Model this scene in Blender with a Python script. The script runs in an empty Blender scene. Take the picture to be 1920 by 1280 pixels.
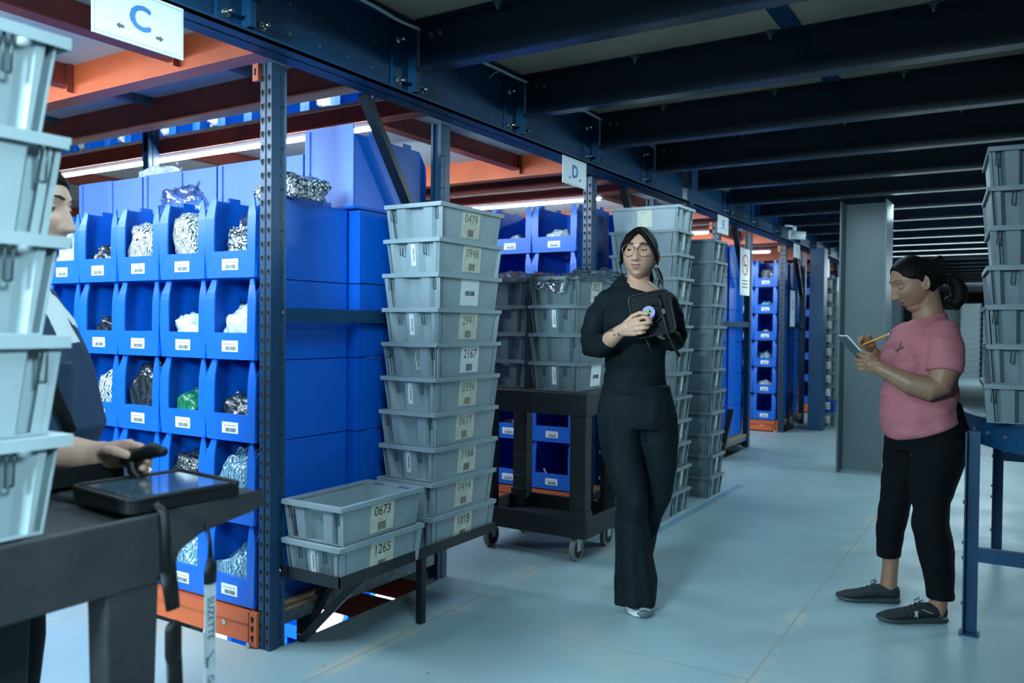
import bpy, math, random
from mathutils import Vector, Matrix, noise
random.seed(7)
SC = bpy.context.scene
C = SC.collection
R = math.radians
PI = math.pi

# ---------------------------------------------------------------- camera
cd = bpy.data.cameras.new('camera'); cam = bpy.data.objects.new('camera', cd); C.objects.link(cam)
cam.location = (0, 0, 1.2)
yaw, pitch, roll = .553748, .0193748, .0096995
fw = Vector((-math.sin(yaw)*math.cos(pitch), math.cos(yaw)*math.cos(pitch), -math.sin(pitch)))
r0 = fw.cross(Vector((0, 0, 1))).normalized(); u0 = r0.cross(fw)
rr = r0*math.cos(roll) + u0*math.sin(roll); uu = -r0*math.sin(roll) + u0*math.cos(roll)
cam.rotation_euler = Matrix((rr, uu, -fw)).transposed().to_euler()
cd.sensor_width = 36; cd.lens = 1544.448/1920*36; cd.clip_start = .05; cd.clip_end = 200
cd.dof.use_dof = True; cd.dof.focus_distance = 3.3; cd.dof.aperture_fstop = 3.5
SC.camera = cam
SC.view_settings.view_transform = 'Standard'; SC.view_settings.look = 'None'
SC.view_settings.gamma = 1; SC.view_settings.use_curve_mapping = False
SC.view_settings.exposure = 0.12
# ---------------------------------------------------------------- world and large lights
w = bpy.data.worlds.new('world'); SC.world = w; w.use_nodes = True
w.node_tree.nodes['Background'].inputs[0].default_value = (.35, .65, .9, 1)
w.node_tree.nodes['Background'].inputs[1].default_value = .05

def area(name, loc, target, sx, sy, power, col=(.72, .93, 1)):
    l = bpy.data.lights.new(name, 'AREA'); l.shape = 'RECTANGLE'; l.size = sx; l.size_y = sy
    l.energy = power; l.color = col
    o = bpy.data.objects.new(name, l); C.objects.link(o); o.location = loc
    o.rotation_euler = (Vector(target)-Vector(loc)).to_track_quat('-Z', 'Y').to_euler()
    return o
kl = bpy.data.lights.new('added_key_spot', 'SPOT'); kl.energy = 1500; kl.color = (.58, .87, 1); kl.shadow_soft_size = .45  # unseen key spot, added behind the camera to light the scene
kl.spot_size = R(82); kl.spot_blend = .9
KEY = bpy.data.objects.new('added_key_spot', kl); C.objects.link(KEY); KEY.location = (-.9, -2.2, 2.30)
KEY.rotation_euler = (Vector((-2.9, 3.0, .8))-Vector((-.9, -2.2, 2.30))).to_track_quat('-Z', 'Y').to_euler()
for q, (dx, dy, pw) in enumerate(((-1.25, 1.7, 17), (-1.15, 4.6, 12), (-1.05, 6.6, 9))):
    area('added_floor_fill', (dx, dy, 2.235), (dx, dy, 0), .9, .5, pw, (.58, .87, 1))  # added fill lamps without fixtures, brightening the main aisle floor
area('aisle_light_bins', (-3.9, .9, 2.14), (-3.6, 2.3, .9), 2.6, .12, 46, (.66, .84, 1))
area('added_far_fill', (-.9, 13.5, 2.2), (-1.2, 10.5, 0), 2.0, 1.2, 45, (.70, .92, 1))  # added lamp, lifts the floor far down the aisle
area('added_mid_fill', (-1.1, 7.9, 2.22), (-1.2, 7.6, 0), .5, .5, 9, (.70, .92, 1))  # added lamp, lifts the floor around the grey column
area('added_end_fill', (0, 22, 2.2), (-.5, 23, 0), 4, 3, 110, (.70, .92, 1))  # added lamp, lifts the floor at the end of the hall
area('added_left_fill', (.9, .1, 2.25), (-1.45, .55, 1.15), .5, .5, 11, (.58, .87, 1)).data.spread = R(70)  # added narrow fill for the left foreground totes and cart
area('hall_light_right', (3.2, 7.6, 1.9), (-1.0, 7.3, 1.2), 1.0, 1.0, 130, (.62, .88, 1))
area('aisle_light_near', (-2.5, 1.15, 2.15), (-1.75, 1.0, 1.0), .6, .15, 9, (.70, .87, 1))

# ---------------------------------------------------------------- materials
MATS = {}
def mat(name, col, rough=.5, metal=0, var=0, vscale=3, bump=0, bscale=60, emit=0, spec=.5, coat=0, alpha=1):
    if name in MATS: return MATS[name]
    m = bpy.data.materials.new(name); m.use_nodes = True; n = m.node_tree.nodes; L = m.node_tree.links
    b = n['Principled BSDF']
    b.inputs['Base Color'].default_value = (*col, 1); b.inputs['Roughness'].default_value = rough
    b.inputs['Metallic'].default_value = metal; b.inputs['Specular IOR Level'].default_value = spec
    b.inputs['Coat Weight'].default_value = coat
    if emit:
        b.inputs['Emission Color'].default_value = (*col, 1); b.inputs['Emission Strength'].default_value = emit
    if var or bump:
        tc = n.new('ShaderNodeTexCoord')
    if var:
        t = n.new('ShaderNodeTexNoise'); t.inputs['Scale'].default_value = vscale; t.inputs['Detail'].default_value = 6
        L.new(tc.outputs['Object'], t.inputs['Vector'])
        r = n.new('ShaderNodeMapRange'); r.inputs[1].default_value = .3; r.inputs[2].default_value = .7
        r.inputs[3].default_value = 1-var; r.inputs[4].default_value = 1+var
        L.new(t.outputs['Fac'], r.inputs[0])
        mx = n.new('ShaderNodeVectorMath'); mx.operation = 'SCALE'; mx.inputs[0].default_value = col
        L.new(r.outputs[0], mx.inputs['Scale']); L.new(mx.outputs[0], b.inputs['Base Color'])
    if bump:
        t2 = n.new('ShaderNodeTexNoise'); t2.inputs['Scale'].default_value = bscale; t2.inputs['Detail'].default_value = 4
        L.new(tc.outputs['Object'], t2.inputs['Vector'])
        bp = n.new('ShaderNodeBump'); bp.inputs['Strength'].default_value = bump; bp.inputs['Distance'].default_value = .01
        L.new(t2.outputs['Fac'], bp.inputs['Height']); L.new(bp.outputs[0], b.inputs['Normal'])
    MATS[name] = m
    return m
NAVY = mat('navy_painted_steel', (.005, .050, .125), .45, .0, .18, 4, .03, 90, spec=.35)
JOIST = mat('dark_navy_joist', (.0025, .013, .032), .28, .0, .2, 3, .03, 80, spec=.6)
POSTM = mat('blue_upright_paint', (.006, .042, .100), .40, .0, .12, 5, spec=.6)
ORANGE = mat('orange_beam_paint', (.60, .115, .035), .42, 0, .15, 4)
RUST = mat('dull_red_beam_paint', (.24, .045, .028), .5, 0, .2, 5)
BLACKM = mat('black_painted_steel', (.008, .012, .016), .35, 0, .2, 8)
GALV = mat('galvanised_steel', (.16, .20, .21), .42, .5, .35, 25)
ZINC = mat('zinc_bolt', (.62, .68, .70), .22, 1)
HOLE = mat('hole_dark', (.001, .002, .004), .9)
PLY = mat('plywood_underside', (.36, .315, .24), .8, 0, .12, 2.5, .05, 40)
PLYW = mat('pale_deck_underside', (.50, .55, .58), .7, 0, .12, 2)
CHIP = mat('chipboard_edge', (.42, .27, .13), .85, 0, .3, 30)
TOTE = mat('grey_tote_plastic', (.30, .375, .41), .42, 0, .10, 7, .02, 120)
TOTE2 = mat('grey_tote_plastic_shaded', (.155, .205, .228), .45, 0, .12, 7, .02, 120)  # same grey plastic, with the dimmer light on its stacks put into the colour
TOTE3 = mat('pale_tote_plastic', (.36, .45, .48), .42, 0, .07, 7, .02, 120)
CLIP = mat('tote_clip_wire', (.10, .13, .14), .4, .6)
BLUEB = mat('blue_corrugated_plastic', (.0, .118, .62), .40, 0, .07, 6)
BLUEF = mat('blue_plastic_fold', (.006, .125, .60), .40, 0, .06, 6)
PAPER = mat('label_paper', (.80, .85, .86), .6)
CREAM = mat('aged_label_paper', (.66, .66, .54), .65, 0, .12, 40)
INK = mat('print_ink', (.012, .014, .016), .6)
INKF = mat('faded_print_ink', (.20, .19, .16), .7)
SIGNW = mat('sign_white', (.82, .88, .92), .35)
SIGNB = mat('sign_blue_print', (.015, .20, .52), .4)
RED = mat('sign_red_print', (.65, .02, .02), .4)
GREEN = mat('sign_green_print', (.01, .22, .08), .4)
GREYC = mat('grey_column_paint', (.095, .135, .15), .42, 0, .08, 2)
CARTB = mat('black_cart_plastic', (.006, .009, .012), .55, 0, .35, 9, .10, 60)
CARTG = mat('charcoal_cart_plastic', (.030, .033, .038), .55, 0, .30, 6, .10, 40)
WHEELM = mat('grey_wheel_rubber', (.20, .20, .19), .5)
RUBBER = mat('black_rubber', (.005, .006, .007), .5, spec=.3)
SCREEN = mat('tablet_screen', (.05, .09, .12), .06, 0, spec=.9)
WHITEP = mat('white_plastic', (.80, .86, .88), .3)
LED = mat('led_tube_glow', (.80, .93, 1.0), .4, emit=70)
WIRE = mat('white_cable', (.70, .76, .76), .45)
SKIN = mat('skin', (.54, .30, .205), .48, 0, .06, 20, .04, 250)
SKIN2 = mat('skin_tan', (.27, .140, .085), .50, 0, .06, 20, .04, 250)
SKIN3 = mat('skin_light', (.56, .34, .25), .5, 0, .06, 20, .04, 250)
LIP = mat('lips', (.36, .13, .12), .42)
LIP2 = mat('lips_dark', (.19, .07, .06), .45)
HAIR = mat('black_hair', (.005, .004, .004), .55, 0, .3, 40, .25, 160, spec=.12)
BROWM = mat('eyebrow_hair', (.05, .028, .018), .7)
EYEW = mat('eye_white', (.34, .34, .33), .5, spec=.2)
IRIS = mat('iris_brown', (.025, .011, .006), .35, spec=.3)
SHIRTB = mat('black_knit_fabric', (.006, .011, .014), .75, 0, .2, 12, .35, 22, spec=.12)
PANTB = mat('black_trouser_fabric', (.006, .012, .015), .7, 0, .2, 8, .2, 14, spec=.12)
PINK = mat('dusty_pink_cotton', (.40, .125, .150), .85, 0, .08, 9, .30, 14)
PINKD = mat('dark_print_on_pink', (.08, .03, .045), .8)
PANT2 = mat('black_stretch_fabric', (.0035, .0045, .006), .85, 0, .2, 8, .2, 16, spec=.12)
SHOEB = mat('black_shoe_knit', (.008, .014, .016), .7, 0, .2, 40, .2, 120)
SHOESOLE = mat('charcoal_sole', (.025, .04, .045), .5)
WSHOE = mat('white_leather', (.72, .76, .77), .4)
GREYT = mat('grey_trim', (.09, .11, .12), .5)
VEST = mat('navy_vest_cloth', (.010, .032, .075), .8, 0, .15, 12, .3, 18)
WSHIRT = mat('pale_shirt_cloth', (.62, .68, .70), .8, 0, .05, 12, .2, 20)
GOLD = mat('thin_metal_frame', (.16, .11, .085), .4, .7)
PENCIL = mat('orange_pencil_paint', (.85, .33, .03), .4)
NOTE = mat('notepad_paper', (.70, .80, .86), .5)
TATT = mat('tattoo_ink', (.10, .065, .055), .6)
LAV = mat('lavender_disc', (.26, .23, .52), .45, spec=.3)
LIME = mat('lime_ring', (.22, .62, .06), .35)
PURP = mat('purple_rubber', (.16, .05, .45), .4)
BLUETOTE = mat('blue_tote_plastic', (.01, .09, .42), .4)
WALLM = mat('far_wall_paint', (.10, .16, .19), .8, 0, .1, 1)
STRAP = mat('grey_lanyard_ribbon', (.46, .54, .57), .7, 0, .1, 40)

def corr_mat(name, col, rough=.42):
    m = mat(name, col, rough, 0, .05, 5); n = m.node_tree.nodes; L = m.node_tree.links
    tc = n.new('ShaderNodeTexCoord'); wv = n.new('ShaderNodeTexWave'); wv.bands_direction = 'X'
    wv.inputs['Scale'].default_value = 38; wv.inputs['Distortion'].default_value = .3
    L.new(tc.outputs['Object'], wv.inputs['Vector'])
    bp = n.new('ShaderNodeBump'); bp.inputs['Strength'].default_value = .25; bp.inputs['Distance'].default_value = .003
    L.new(wv.outputs['Fac'], bp.inputs['Height']); L.new(bp.outputs[0], n['Principled BSDF'].inputs['Normal'])
    return m
BLUEC = corr_mat('blue_fluted_board', (.006, .125, .60))

BLUEP = corr_mat('lamplit_blue_fluted_board', (.07, .19, .66), .5)  # tube light's whitening of the top boxes is mixed into this blue
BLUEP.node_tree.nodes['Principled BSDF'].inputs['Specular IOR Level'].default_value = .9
def print_mat(name, c0, c1, scale, rough=.25, kind='wave', th=.5):
    m = bpy.data.materials.new(name); m.use_nodes = True; n = m.node_tree.nodes; L = m.node_tree.links; b = n['Principled BSDF']
    tc = n.new('ShaderNodeTexCoord')
    if kind == 'wave':
        t = n.new('ShaderNodeTexWave'); t.inputs['Distortion'].default_value = 9; t.inputs['Detail'].default_value = 2; t.inputs['Detail Scale'].default_value = 1.4
        o = t.outputs['Fac']
    else:
        t = n.new('ShaderNodeTexVoronoi'); t.feature = 'DISTANCE_TO_EDGE'; o = t.outputs['Distance']
    t.inputs['Scale'].default_value = scale
    L.new(tc.outputs['Object'], t.inputs['Vector'])
    cr = n.new('ShaderNodeValToRGB'); cr.color_ramp.interpolation = 'CONSTANT'
    cr.color_ramp.elements[0].color = (*c0, 1); cr.color_ramp.elements[1].position = th; cr.color_ramp.elements[1].color = (*c1, 1)
    L.new(o, cr.inputs[0]); L.new(cr.outputs[0], b.inputs['Base Color'])
    b.inputs['Roughness'].default_value = rough; b.inputs['Coat Weight'].default_value = .8; b.inputs['Coat Roughness'].default_value = .08
    ns = n.new('ShaderNodeTexNoise'); ns.inputs['Scale'].default_value = 22; ns.inputs['Detail'].default_value = 3
    L.new(tc.outputs['Object'], ns.inputs['Vector'])
    bp = n.new('ShaderNodeBump'); bp.inputs['Strength'].default_value = .9; bp.inputs['Distance'].default_value = .02
    L.new(ns.outputs['Fac'], bp.inputs['Height']); L.new(bp.outputs[0], b.inputs['Normal']); L.new(bp.outputs[0], b.inputs['Coat Normal'])
    MATS[name] = m; return m
BAGW = print_mat('bag_white_black_print', (.62, .68, .72), (.03, .04, .05), 34, th=.66)
BAGK = print_mat('bag_maze_print', (.02, .03, .04), (.50, .56, .60), 52, kind='vor', th=.12)
BAGT = print_mat('bag_teal_swirl_print', (.03, .16, .26), (.40, .56, .64), 28, th=.66)
BAGD = print_mat('bag_dark_film', (.012, .016, .02), (.03, .04, .05), 8)
BAGP = print_mat('bag_pale_cloth', (.55, .62, .66), (.62, .69, .73), 6)
BAGG = print_mat('bag_green_print', (.01, .13, .06), (.02, .20, .09), 10)
BAGC = print_mat('bag_cyan_cloth', (.08, .42, .62), (.16, .52, .70), 10)

def film_mat():
    m = bpy.data.materials.new('clear_plastic_film'); m.use_nodes = True; n = m.node_tree.nodes; L = m.node_tree.links
    n.remove(n['Principled BSDF']); out = n['Material Output']
    tr = n.new('ShaderNodeBsdfTransparent'); tr.inputs[0].default_value = (.86, .90, .92, 1)
    gl = n.new('ShaderNodeBsdfGlossy'); gl.inputs['Roughness'].default_value = .12; gl.inputs[0].default_value = (.9, .95, 1, 1)
    lw = n.new('ShaderNodeLayerWeight'); lw.inputs[0].default_value = .35
    mr = n.new('ShaderNodeMapRange'); mr.inputs[3].default_value = .18; mr.inputs[4].default_value = .8
    tc = n.new('ShaderNodeTexCoord'); ns = n.new('ShaderNodeTexNoise'); ns.inputs['Scale'].default_value = 14; ns.inputs['Detail'].default_value = 3
    L.new(tc.outputs['Object'], ns.inputs['Vector'])
    bp = n.new('ShaderNodeBump'); bp.inputs['Strength'].default_value = 1; bp.inputs['Distance'].default_value = .03
    L.new(ns.outputs['Fac'], bp.inputs['Height']); L.new(bp.outputs[0], gl.inputs['Normal']); L.new(bp.outputs[0], lw.inputs['Normal'])
    mx = n.new('ShaderNodeMixShader'); L.new(lw.outputs['Facing'], mr.inputs[0]); L.new(mr.outputs[0], mx.inputs[0])
    L.new(tr.outputs[0], mx.inputs[1]); L.new(gl.outputs[0], mx.inputs[2]); L.new(mx.outputs[0], out.inputs[0])
    return m
FILM = film_mat()

def floor_mat():
    m = bpy.data.materials.new('painted_board_floor'); m.use_nodes = True; n = m.node_tree.nodes; L = m.node_tree.links; b = n['Principled BSDF']
    tc = n.new('ShaderNodeTexCoord'); sp = n.new('ShaderNodeSeparateXYZ'); L.new(tc.outputs['Object'], sp.inputs[0])
    def noise_(scale, detail=6, vec=None):
        t = n.new('ShaderNodeTexNoise'); t.inputs['Scale'].default_value = scale; t.inputs['Detail'].default_value = detail
        L.new(vec or tc.outputs['Object'], t.inputs['Vector']); return t.outputs['Fac']
    def mth(op, a, b_=None, c=None):
        t = n.new('ShaderNodeMath'); t.operation = op
        for i, q in enumerate((a, b_, c)):
            if q is None: continue
            if isinstance(q, (int, float)): t.inputs[i].default_value = q
            else: L.new(q, t.inputs[i])
        return t.outputs[0]
    def ramp(f, lo, hi, a, c):
        t = n.new('ShaderNodeMapRange'); t.inputs[1].default_value = lo; t.inputs[2].default_value = hi
        t.inputs[3].default_value = a; t.inputs[4].default_value = c; L.new(f, t.inputs[0]); return t.outputs[0]
    def mixc(f, c0, c1):
        t = n.new('ShaderNodeMix'); t.data_type = 'RGBA'; L.new(f, t.inputs[0])
        for i, q in ((6, c0), (7, c1)):
            if isinstance(q, tuple): t.inputs[i].default_value = (*q, 1)
            else: L.new(q, t.inputs[i])
        return t.outputs[2]
    base = mixc(ramp(noise_(1.3), .35, .65, 0, 1), (.285, .405, .44), (.32, .45, .485))
    base = mixc(ramp(noise_(5, 10), .5, .8, 0, .35), base, (.30, .42, .46))
    # board seams: long joints every 1.25 m across x, short joints across y staggered
    wob = mth('MULTIPLY', mth('SUBTRACT', noise_(2.5), .5), .02)
    x = mth('ADD', sp.outputs[0], wob); y = mth('ADD', sp.outputs[1], wob)
    def line(c, per, off, wd):
        f = mth('FRACT', mth('DIVIDE', mth('SUBTRACT', c, off), per))
        d = mth('MULTIPLY', mth('MINIMUM', f, mth('SUBTRACT', 1, f)), per)
        return ramp(d, wd*.4, wd, 1, 0)
    lx = line(x, 1.25, -.77, .007); lxw = line(x, 1.25, -.77, .055)
    cell = mth('FLOOR', mth('DIVIDE', mth('ADD', sp.outputs[0], .77), 1.25))
    sh = mth('MULTIPLY', cell, 1.05)
    ly = line(mth('ADD', y, sh), 2.44, 1.75, .007)
    seam = mth('MAXIMUM', lx, ly)
    dust = mth('MULTIPLY', lxw, ramp(noise_(3.2), .48, .6, 0, 1))
    dust = mth('MAXIMUM', dust, mth('MULTIPLY', seam, ramp(noise_(6), .35, .6, 0, 1)))
    base = mixc(mth('MULTIPLY', dust, .6), base, (.52, .50, .40))
    base = mixc(mth('MULTIPLY', seam, .45), base, (.16, .22, .23))
    # worn blue floor line in front of the tote stacks
    tape = mth('MULTIPLY', ramp(mth('ABSOLUTE', mth('SUBTRACT', sp.outputs[0], -1.80)), .02, .032, 1, 0), mth('MULTIPLY', ramp(sp.outputs[1], 3.9, 4.0, 0, 1), ramp(sp.outputs[1], 6.2, 6.3, 1, 0)))
    base = mixc(mth('MULTIPLY', tape, .55), base, (.07, .19, .33))
    spots = ramp(noise_(26, 2), .74, .77, 0, .6)
    base = mixc(spots, base, (.08, .11, .12))
    patch = mth('MULTIPLY', ramp(noise_(.9, 3), .60, .66, 0, .5), 1)
    base = mixc(patch, base, (.42, .46, .42))
    L.new(base, b.inputs['Base Color'])
    L.new(ramp(noise_(3), .3, .7, .30, .46), b.inputs['Roughness'])
    bp = n.new('ShaderNodeBump'); bp.inputs['Strength'].default_value = .12; bp.inputs['Distance'].default_value = .01
    L.new(noise_(9, 8), bp.inputs['Height']); L.new(bp.outputs[0], b.inputs['Normal'])
    return m
FLOORM = floor_mat()

# ---------------------------------------------------------------- mesh helpers
BOXF = [(0,3,2,1),(4,5,6,7),(0,1,5,4),(1,2,6,5),(2,3,7,6),(3,0,4,7)]
class MB:
    def __init__(s): s.v = []; s.f = []; s.m = []; s.s = []
    def add(s, vs, fs, mi=0, sm=False):
        o = len(s.v); s.v += [tuple(p) for p in vs]
        for f in fs: s.f.append(tuple(i+o for i in f)); s.m.append(mi); s.s.append(sm)
        return s
    def box(s, x0, x1, y0, y1, z0, z1, mi=0):
        return s.add([(x0,y0,z0),(x1,y0,z0),(x1,y1,z0),(x0,y1,z0),(x0,y0,z1),(x1,y0,z1),(x1,y1,z1),(x0,y1,z1)], BOXF, mi)
    def hexa(s, b, t, mi=0): return s.add(list(b)+list(t), BOXF, mi)
    def beam(s, p, q, wd, hg, mi=0, up=(0,0,1)):
        p = Vector(p); q = Vector(q); d = (q-p).normalized(); sd = d.cross(Vector(up))
        if sd.length < 1e-4: sd = d.cross(Vector((1,0,0)))
        sd.normalize(); u = sd.cross(d); sd *= wd/2; u *= hg/2
        return s.hexa([p-sd-u, p+sd-u, q+sd-u, q-sd-u], [p-sd+u, p+sd+u, q+sd+u, q-sd+u], mi)
    def prism(s, poly, ax, a, b, mi=0, sm=False):
        n = len(poly)
        def P(q, t): return {'x': (t, q[0], q[1]), 'y': (q[0], t, q[1]), 'z': (q[0], q[1], t)}[ax]
        vs = [P(q, a) for q in poly] + [P(q, b) for q in poly]
        s.add(vs, [tuple(range(n))[::-1], tuple(range(n, 2*n))], mi)
        return s.add(vs, [(i, (i+1) % n, (i+1) % n+n, i+n) for i in range(n)], mi, sm)
    def tube(s, pts, r, seg=8, mi=0, sm=True, flat=1.0, ref=(0,0,1), round_=False):
        pts = [Vector(p) for p in pts]; n = len(pts)
        rs = list(r) if isinstance(r, (list, tuple)) else [r]*n
        if round_:
            d0 = (pts[0]-pts[1]).normalized(); d1 = (pts[-1]-pts[-2]).normalized()
            def rv(k, a): return tuple(x*a for x in k) if isinstance(k, tuple) else k*a
            def mx(k): return max(k) if isinstance(k, tuple) else k
            A = [(pts[0]+d0*mx(rs[0])*c_, rv(rs[0], s_)) for c_, s_ in ((.98,.15),(.8,.6),(.45,.89))]
            B = [(pts[-1]+d1*mx(rs[-1])*c_, rv(rs[-1], s_)) for c_, s_ in ((.45,.89),(.8,.6),(.98,.15))]
            pts = [a for a, _ in A]+pts+[b for b, _ in B]; rs = [a for _, a in A]+rs+[b for _, b in B]; n = len(pts)
        vs = []; prev = None
        for i, p in enumerate(pts):
            d = (pts[min(i+1, n-1)]-pts[max(i-1, 0)]).normalized()
            if prev is None:
                a = Vector(ref)-d*d.dot(Vector(ref))
                if a.length < .05: a = Vector((1,0,0))-d*d.x
            else: a = prev-d*d.dot(prev)
            a.normalize(); prev = a; b = d.cross(a)
            ra, rb = rs[i] if isinstance(rs[i], tuple) else (rs[i]*flat, rs[i])
            for k in range(seg):
                t = 2*PI*k/seg; vs.append(p+a*math.cos(t)*ra+b*math.sin(t)*rb)
        fs = [(i*seg+k, i*seg+(k+1) % seg, (i+1)*seg+(k+1) % seg, (i+1)*seg+k) for i in range(n-1) for k in range(seg)]
        s.add(vs, fs, mi, sm)
        o = len(s.v)-len(vs)
        s.f += [tuple(o+k for k in range(seg))[::-1], tuple(o+(n-1)*seg+k for k in range(seg))]; s.m += [mi, mi]; s.s += [False, False]
        return s
    def cyl(s, p, q, r, seg=16, mi=0): return s.tube([p, q], r, seg, mi)
    def ring(s, c, nrm, r, wr, seg=24, mi=0, sc=(1,1)):
        nrm = Vector(nrm).normalized(); a = nrm.cross(Vector((0,0,1)))
        if a.length < .1: a = Vector((1,0,0))
        a.normalize(); b = nrm.cross(a); c = Vector(c); vs = []; fs = []; k = 8
        for i in range(seg):
            t = 2*PI*i/seg; rad = a*math.cos(t)*sc[0]+b*math.sin(t)*sc[1]
            for j in range(k):
                u = 2*PI*j/k; vs.append(c+rad*(r+wr*math.cos(u))+nrm*wr*math.sin(u))
        for i in range(seg):
            for j in range(k): fs.append((i*k+j, i*k+(j+1) % k, ((i+1) % seg)*k+(j+1) % k, ((i+1) % seg)*k+j))
        return s.add(vs, fs, mi, True)
    def ell(s, c, r, nu=24, nv=16, mi=0, fn=None, rot=None):
        c = Vector(c); vs = []; fs = []
        for j in range(nv+1):
            th = PI*j/nv
            for i in range(nu):
                ph = 2*PI*i/nu; d = Vector((math.sin(th)*math.cos(ph), math.sin(th)*math.sin(ph), math.cos(th)))
                p = Vector((d.x*r[0], d.y*r[1], d.z*r[2]))
                if fn: p = fn(p, d)
                if rot: p = rot @ p
                vs.append(c+p)
        for j in range(nv):
            for i in range(nu):
                fs.append((j*nu+i, (j+1)*nu+i, (j+1)*nu+(i+1) % nu, j*nu+(i+1) % nu))
        return s.add(vs, fs, mi, True)
    def loft(s, rings, seg=28, mi=0, pw=2.0):   # rings: (cx,cy,cz,rx,ry[,tiltx[,tilty]]) roughly horizontal
        vs = []
        for q in rings:
            cx, cy, cz, rx, ry = q[:5]; tx = q[5] if len(q) > 5 else 0; ty = q[6] if len(q) > 6 else 0
            for k in range(seg):
                t = 2*PI*k/seg; ct, st = math.cos(t), math.sin(t)
                ex = abs(ct)**(2/pw)*(1 if ct > 0 else -1); ey = abs(st)**(2/pw)*(1 if st > 0 else -1)
                vs.append((cx+rx*ex, cy+ry*ey, cz+tx*ex+ty*ey))
        n = len(rings)
        fs = [(i*seg+k, i*seg+(k+1) % seg, (i+1)*seg+(k+1) % seg, (i+1)*seg+k) for i in range(n-1) for k in range(seg)]
        s.add(vs, fs, mi, True); o = len(s.v)-len(vs)
        s.f += [tuple(o+k for k in range(seg))[::-1], tuple(o+(n-1)*seg+k for k in range(seg))]; s.m += [mi, mi]; s.s += [True, True]
        return s
    def mesh(s, name, mats):
        me = bpy.data.meshes.new(name); me.from_pydata(s.v, [], s.f)
        for m in (mats if isinstance(mats, (list, tuple)) else [mats]): me.materials.append(m)
        me.polygons.foreach_set('material_index', s.m); me.polygons.foreach_set('use_smooth', s.s); me.update()
        return me
    def build(s, name, mats, parent=None, loc=None, rz=0, bevel=0):
        return put(name, s.mesh(name, mats), parent, loc, rz, bevel)
def put(name, me, parent=None, loc=None, rz=0, bevel=0):
    o = bpy.data.objects.new(name, me); C.objects.link(o)
    if parent: o.parent = parent
    if loc: o.location = loc
    if rz: o.rotation_euler = (0, 0, rz)
    if bevel:
        b = o.modifiers.new('bevel', 'BEVEL'); b.width = bevel; b.segments = 2; b.limit_method = 'ANGLE'; b.angle_limit = R(40)
    return o
def tag(o, label, cat, group=None):
    o['label'] = label; o['category'] = cat
    if group: o['group'] = group
    return o
def thing(name, label, cat, loc=(0,0,0), rz=0, group=None):
    o = bpy.data.objects.new(name, None); o.empty_display_size = .1; C.objects.link(o); o.location = loc; o.rotation_euler = (0, 0, rz)
    return tag(o, label, cat, group)
def struct(o): o['kind'] = 'structure'; return o
ORD = ['first','second','third','fourth','fifth','sixth','seventh','eighth','ninth','tenth','eleventh','twelfth','thirteenth','fourteenth','fifteenth','sixteenth']

def fuse(mb, voxel, mats, name, smooth=2, classify=None):
    me = mb.mesh(name+'_raw', mats[0]); o = bpy.data.objects.new('tmp', me); C.objects.link(o)
    r = o.modifiers.new('r', 'REMESH'); r.mode = 'VOXEL'; r.voxel_size = voxel; r.use_smooth_shade = True
    if smooth:
        s = o.modifiers.new('s', 'SMOOTH'); s.iterations = smooth; s.factor = .5
    bpy.context.view_layer.update(); dg = bpy.context.evaluated_depsgraph_get()
    out = bpy.data.meshes.new_from_object(o.evaluated_get(dg)); out.name = name
    bpy.data.objects.remove(o); bpy.data.meshes.remove(me)
    out.materials.clear()
    for m in mats: out.materials.append(m)
    for p in out.polygons:
        p.use_smooth = True
        p.material_index = classify(p.center) if classify else 0
    return out

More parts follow.
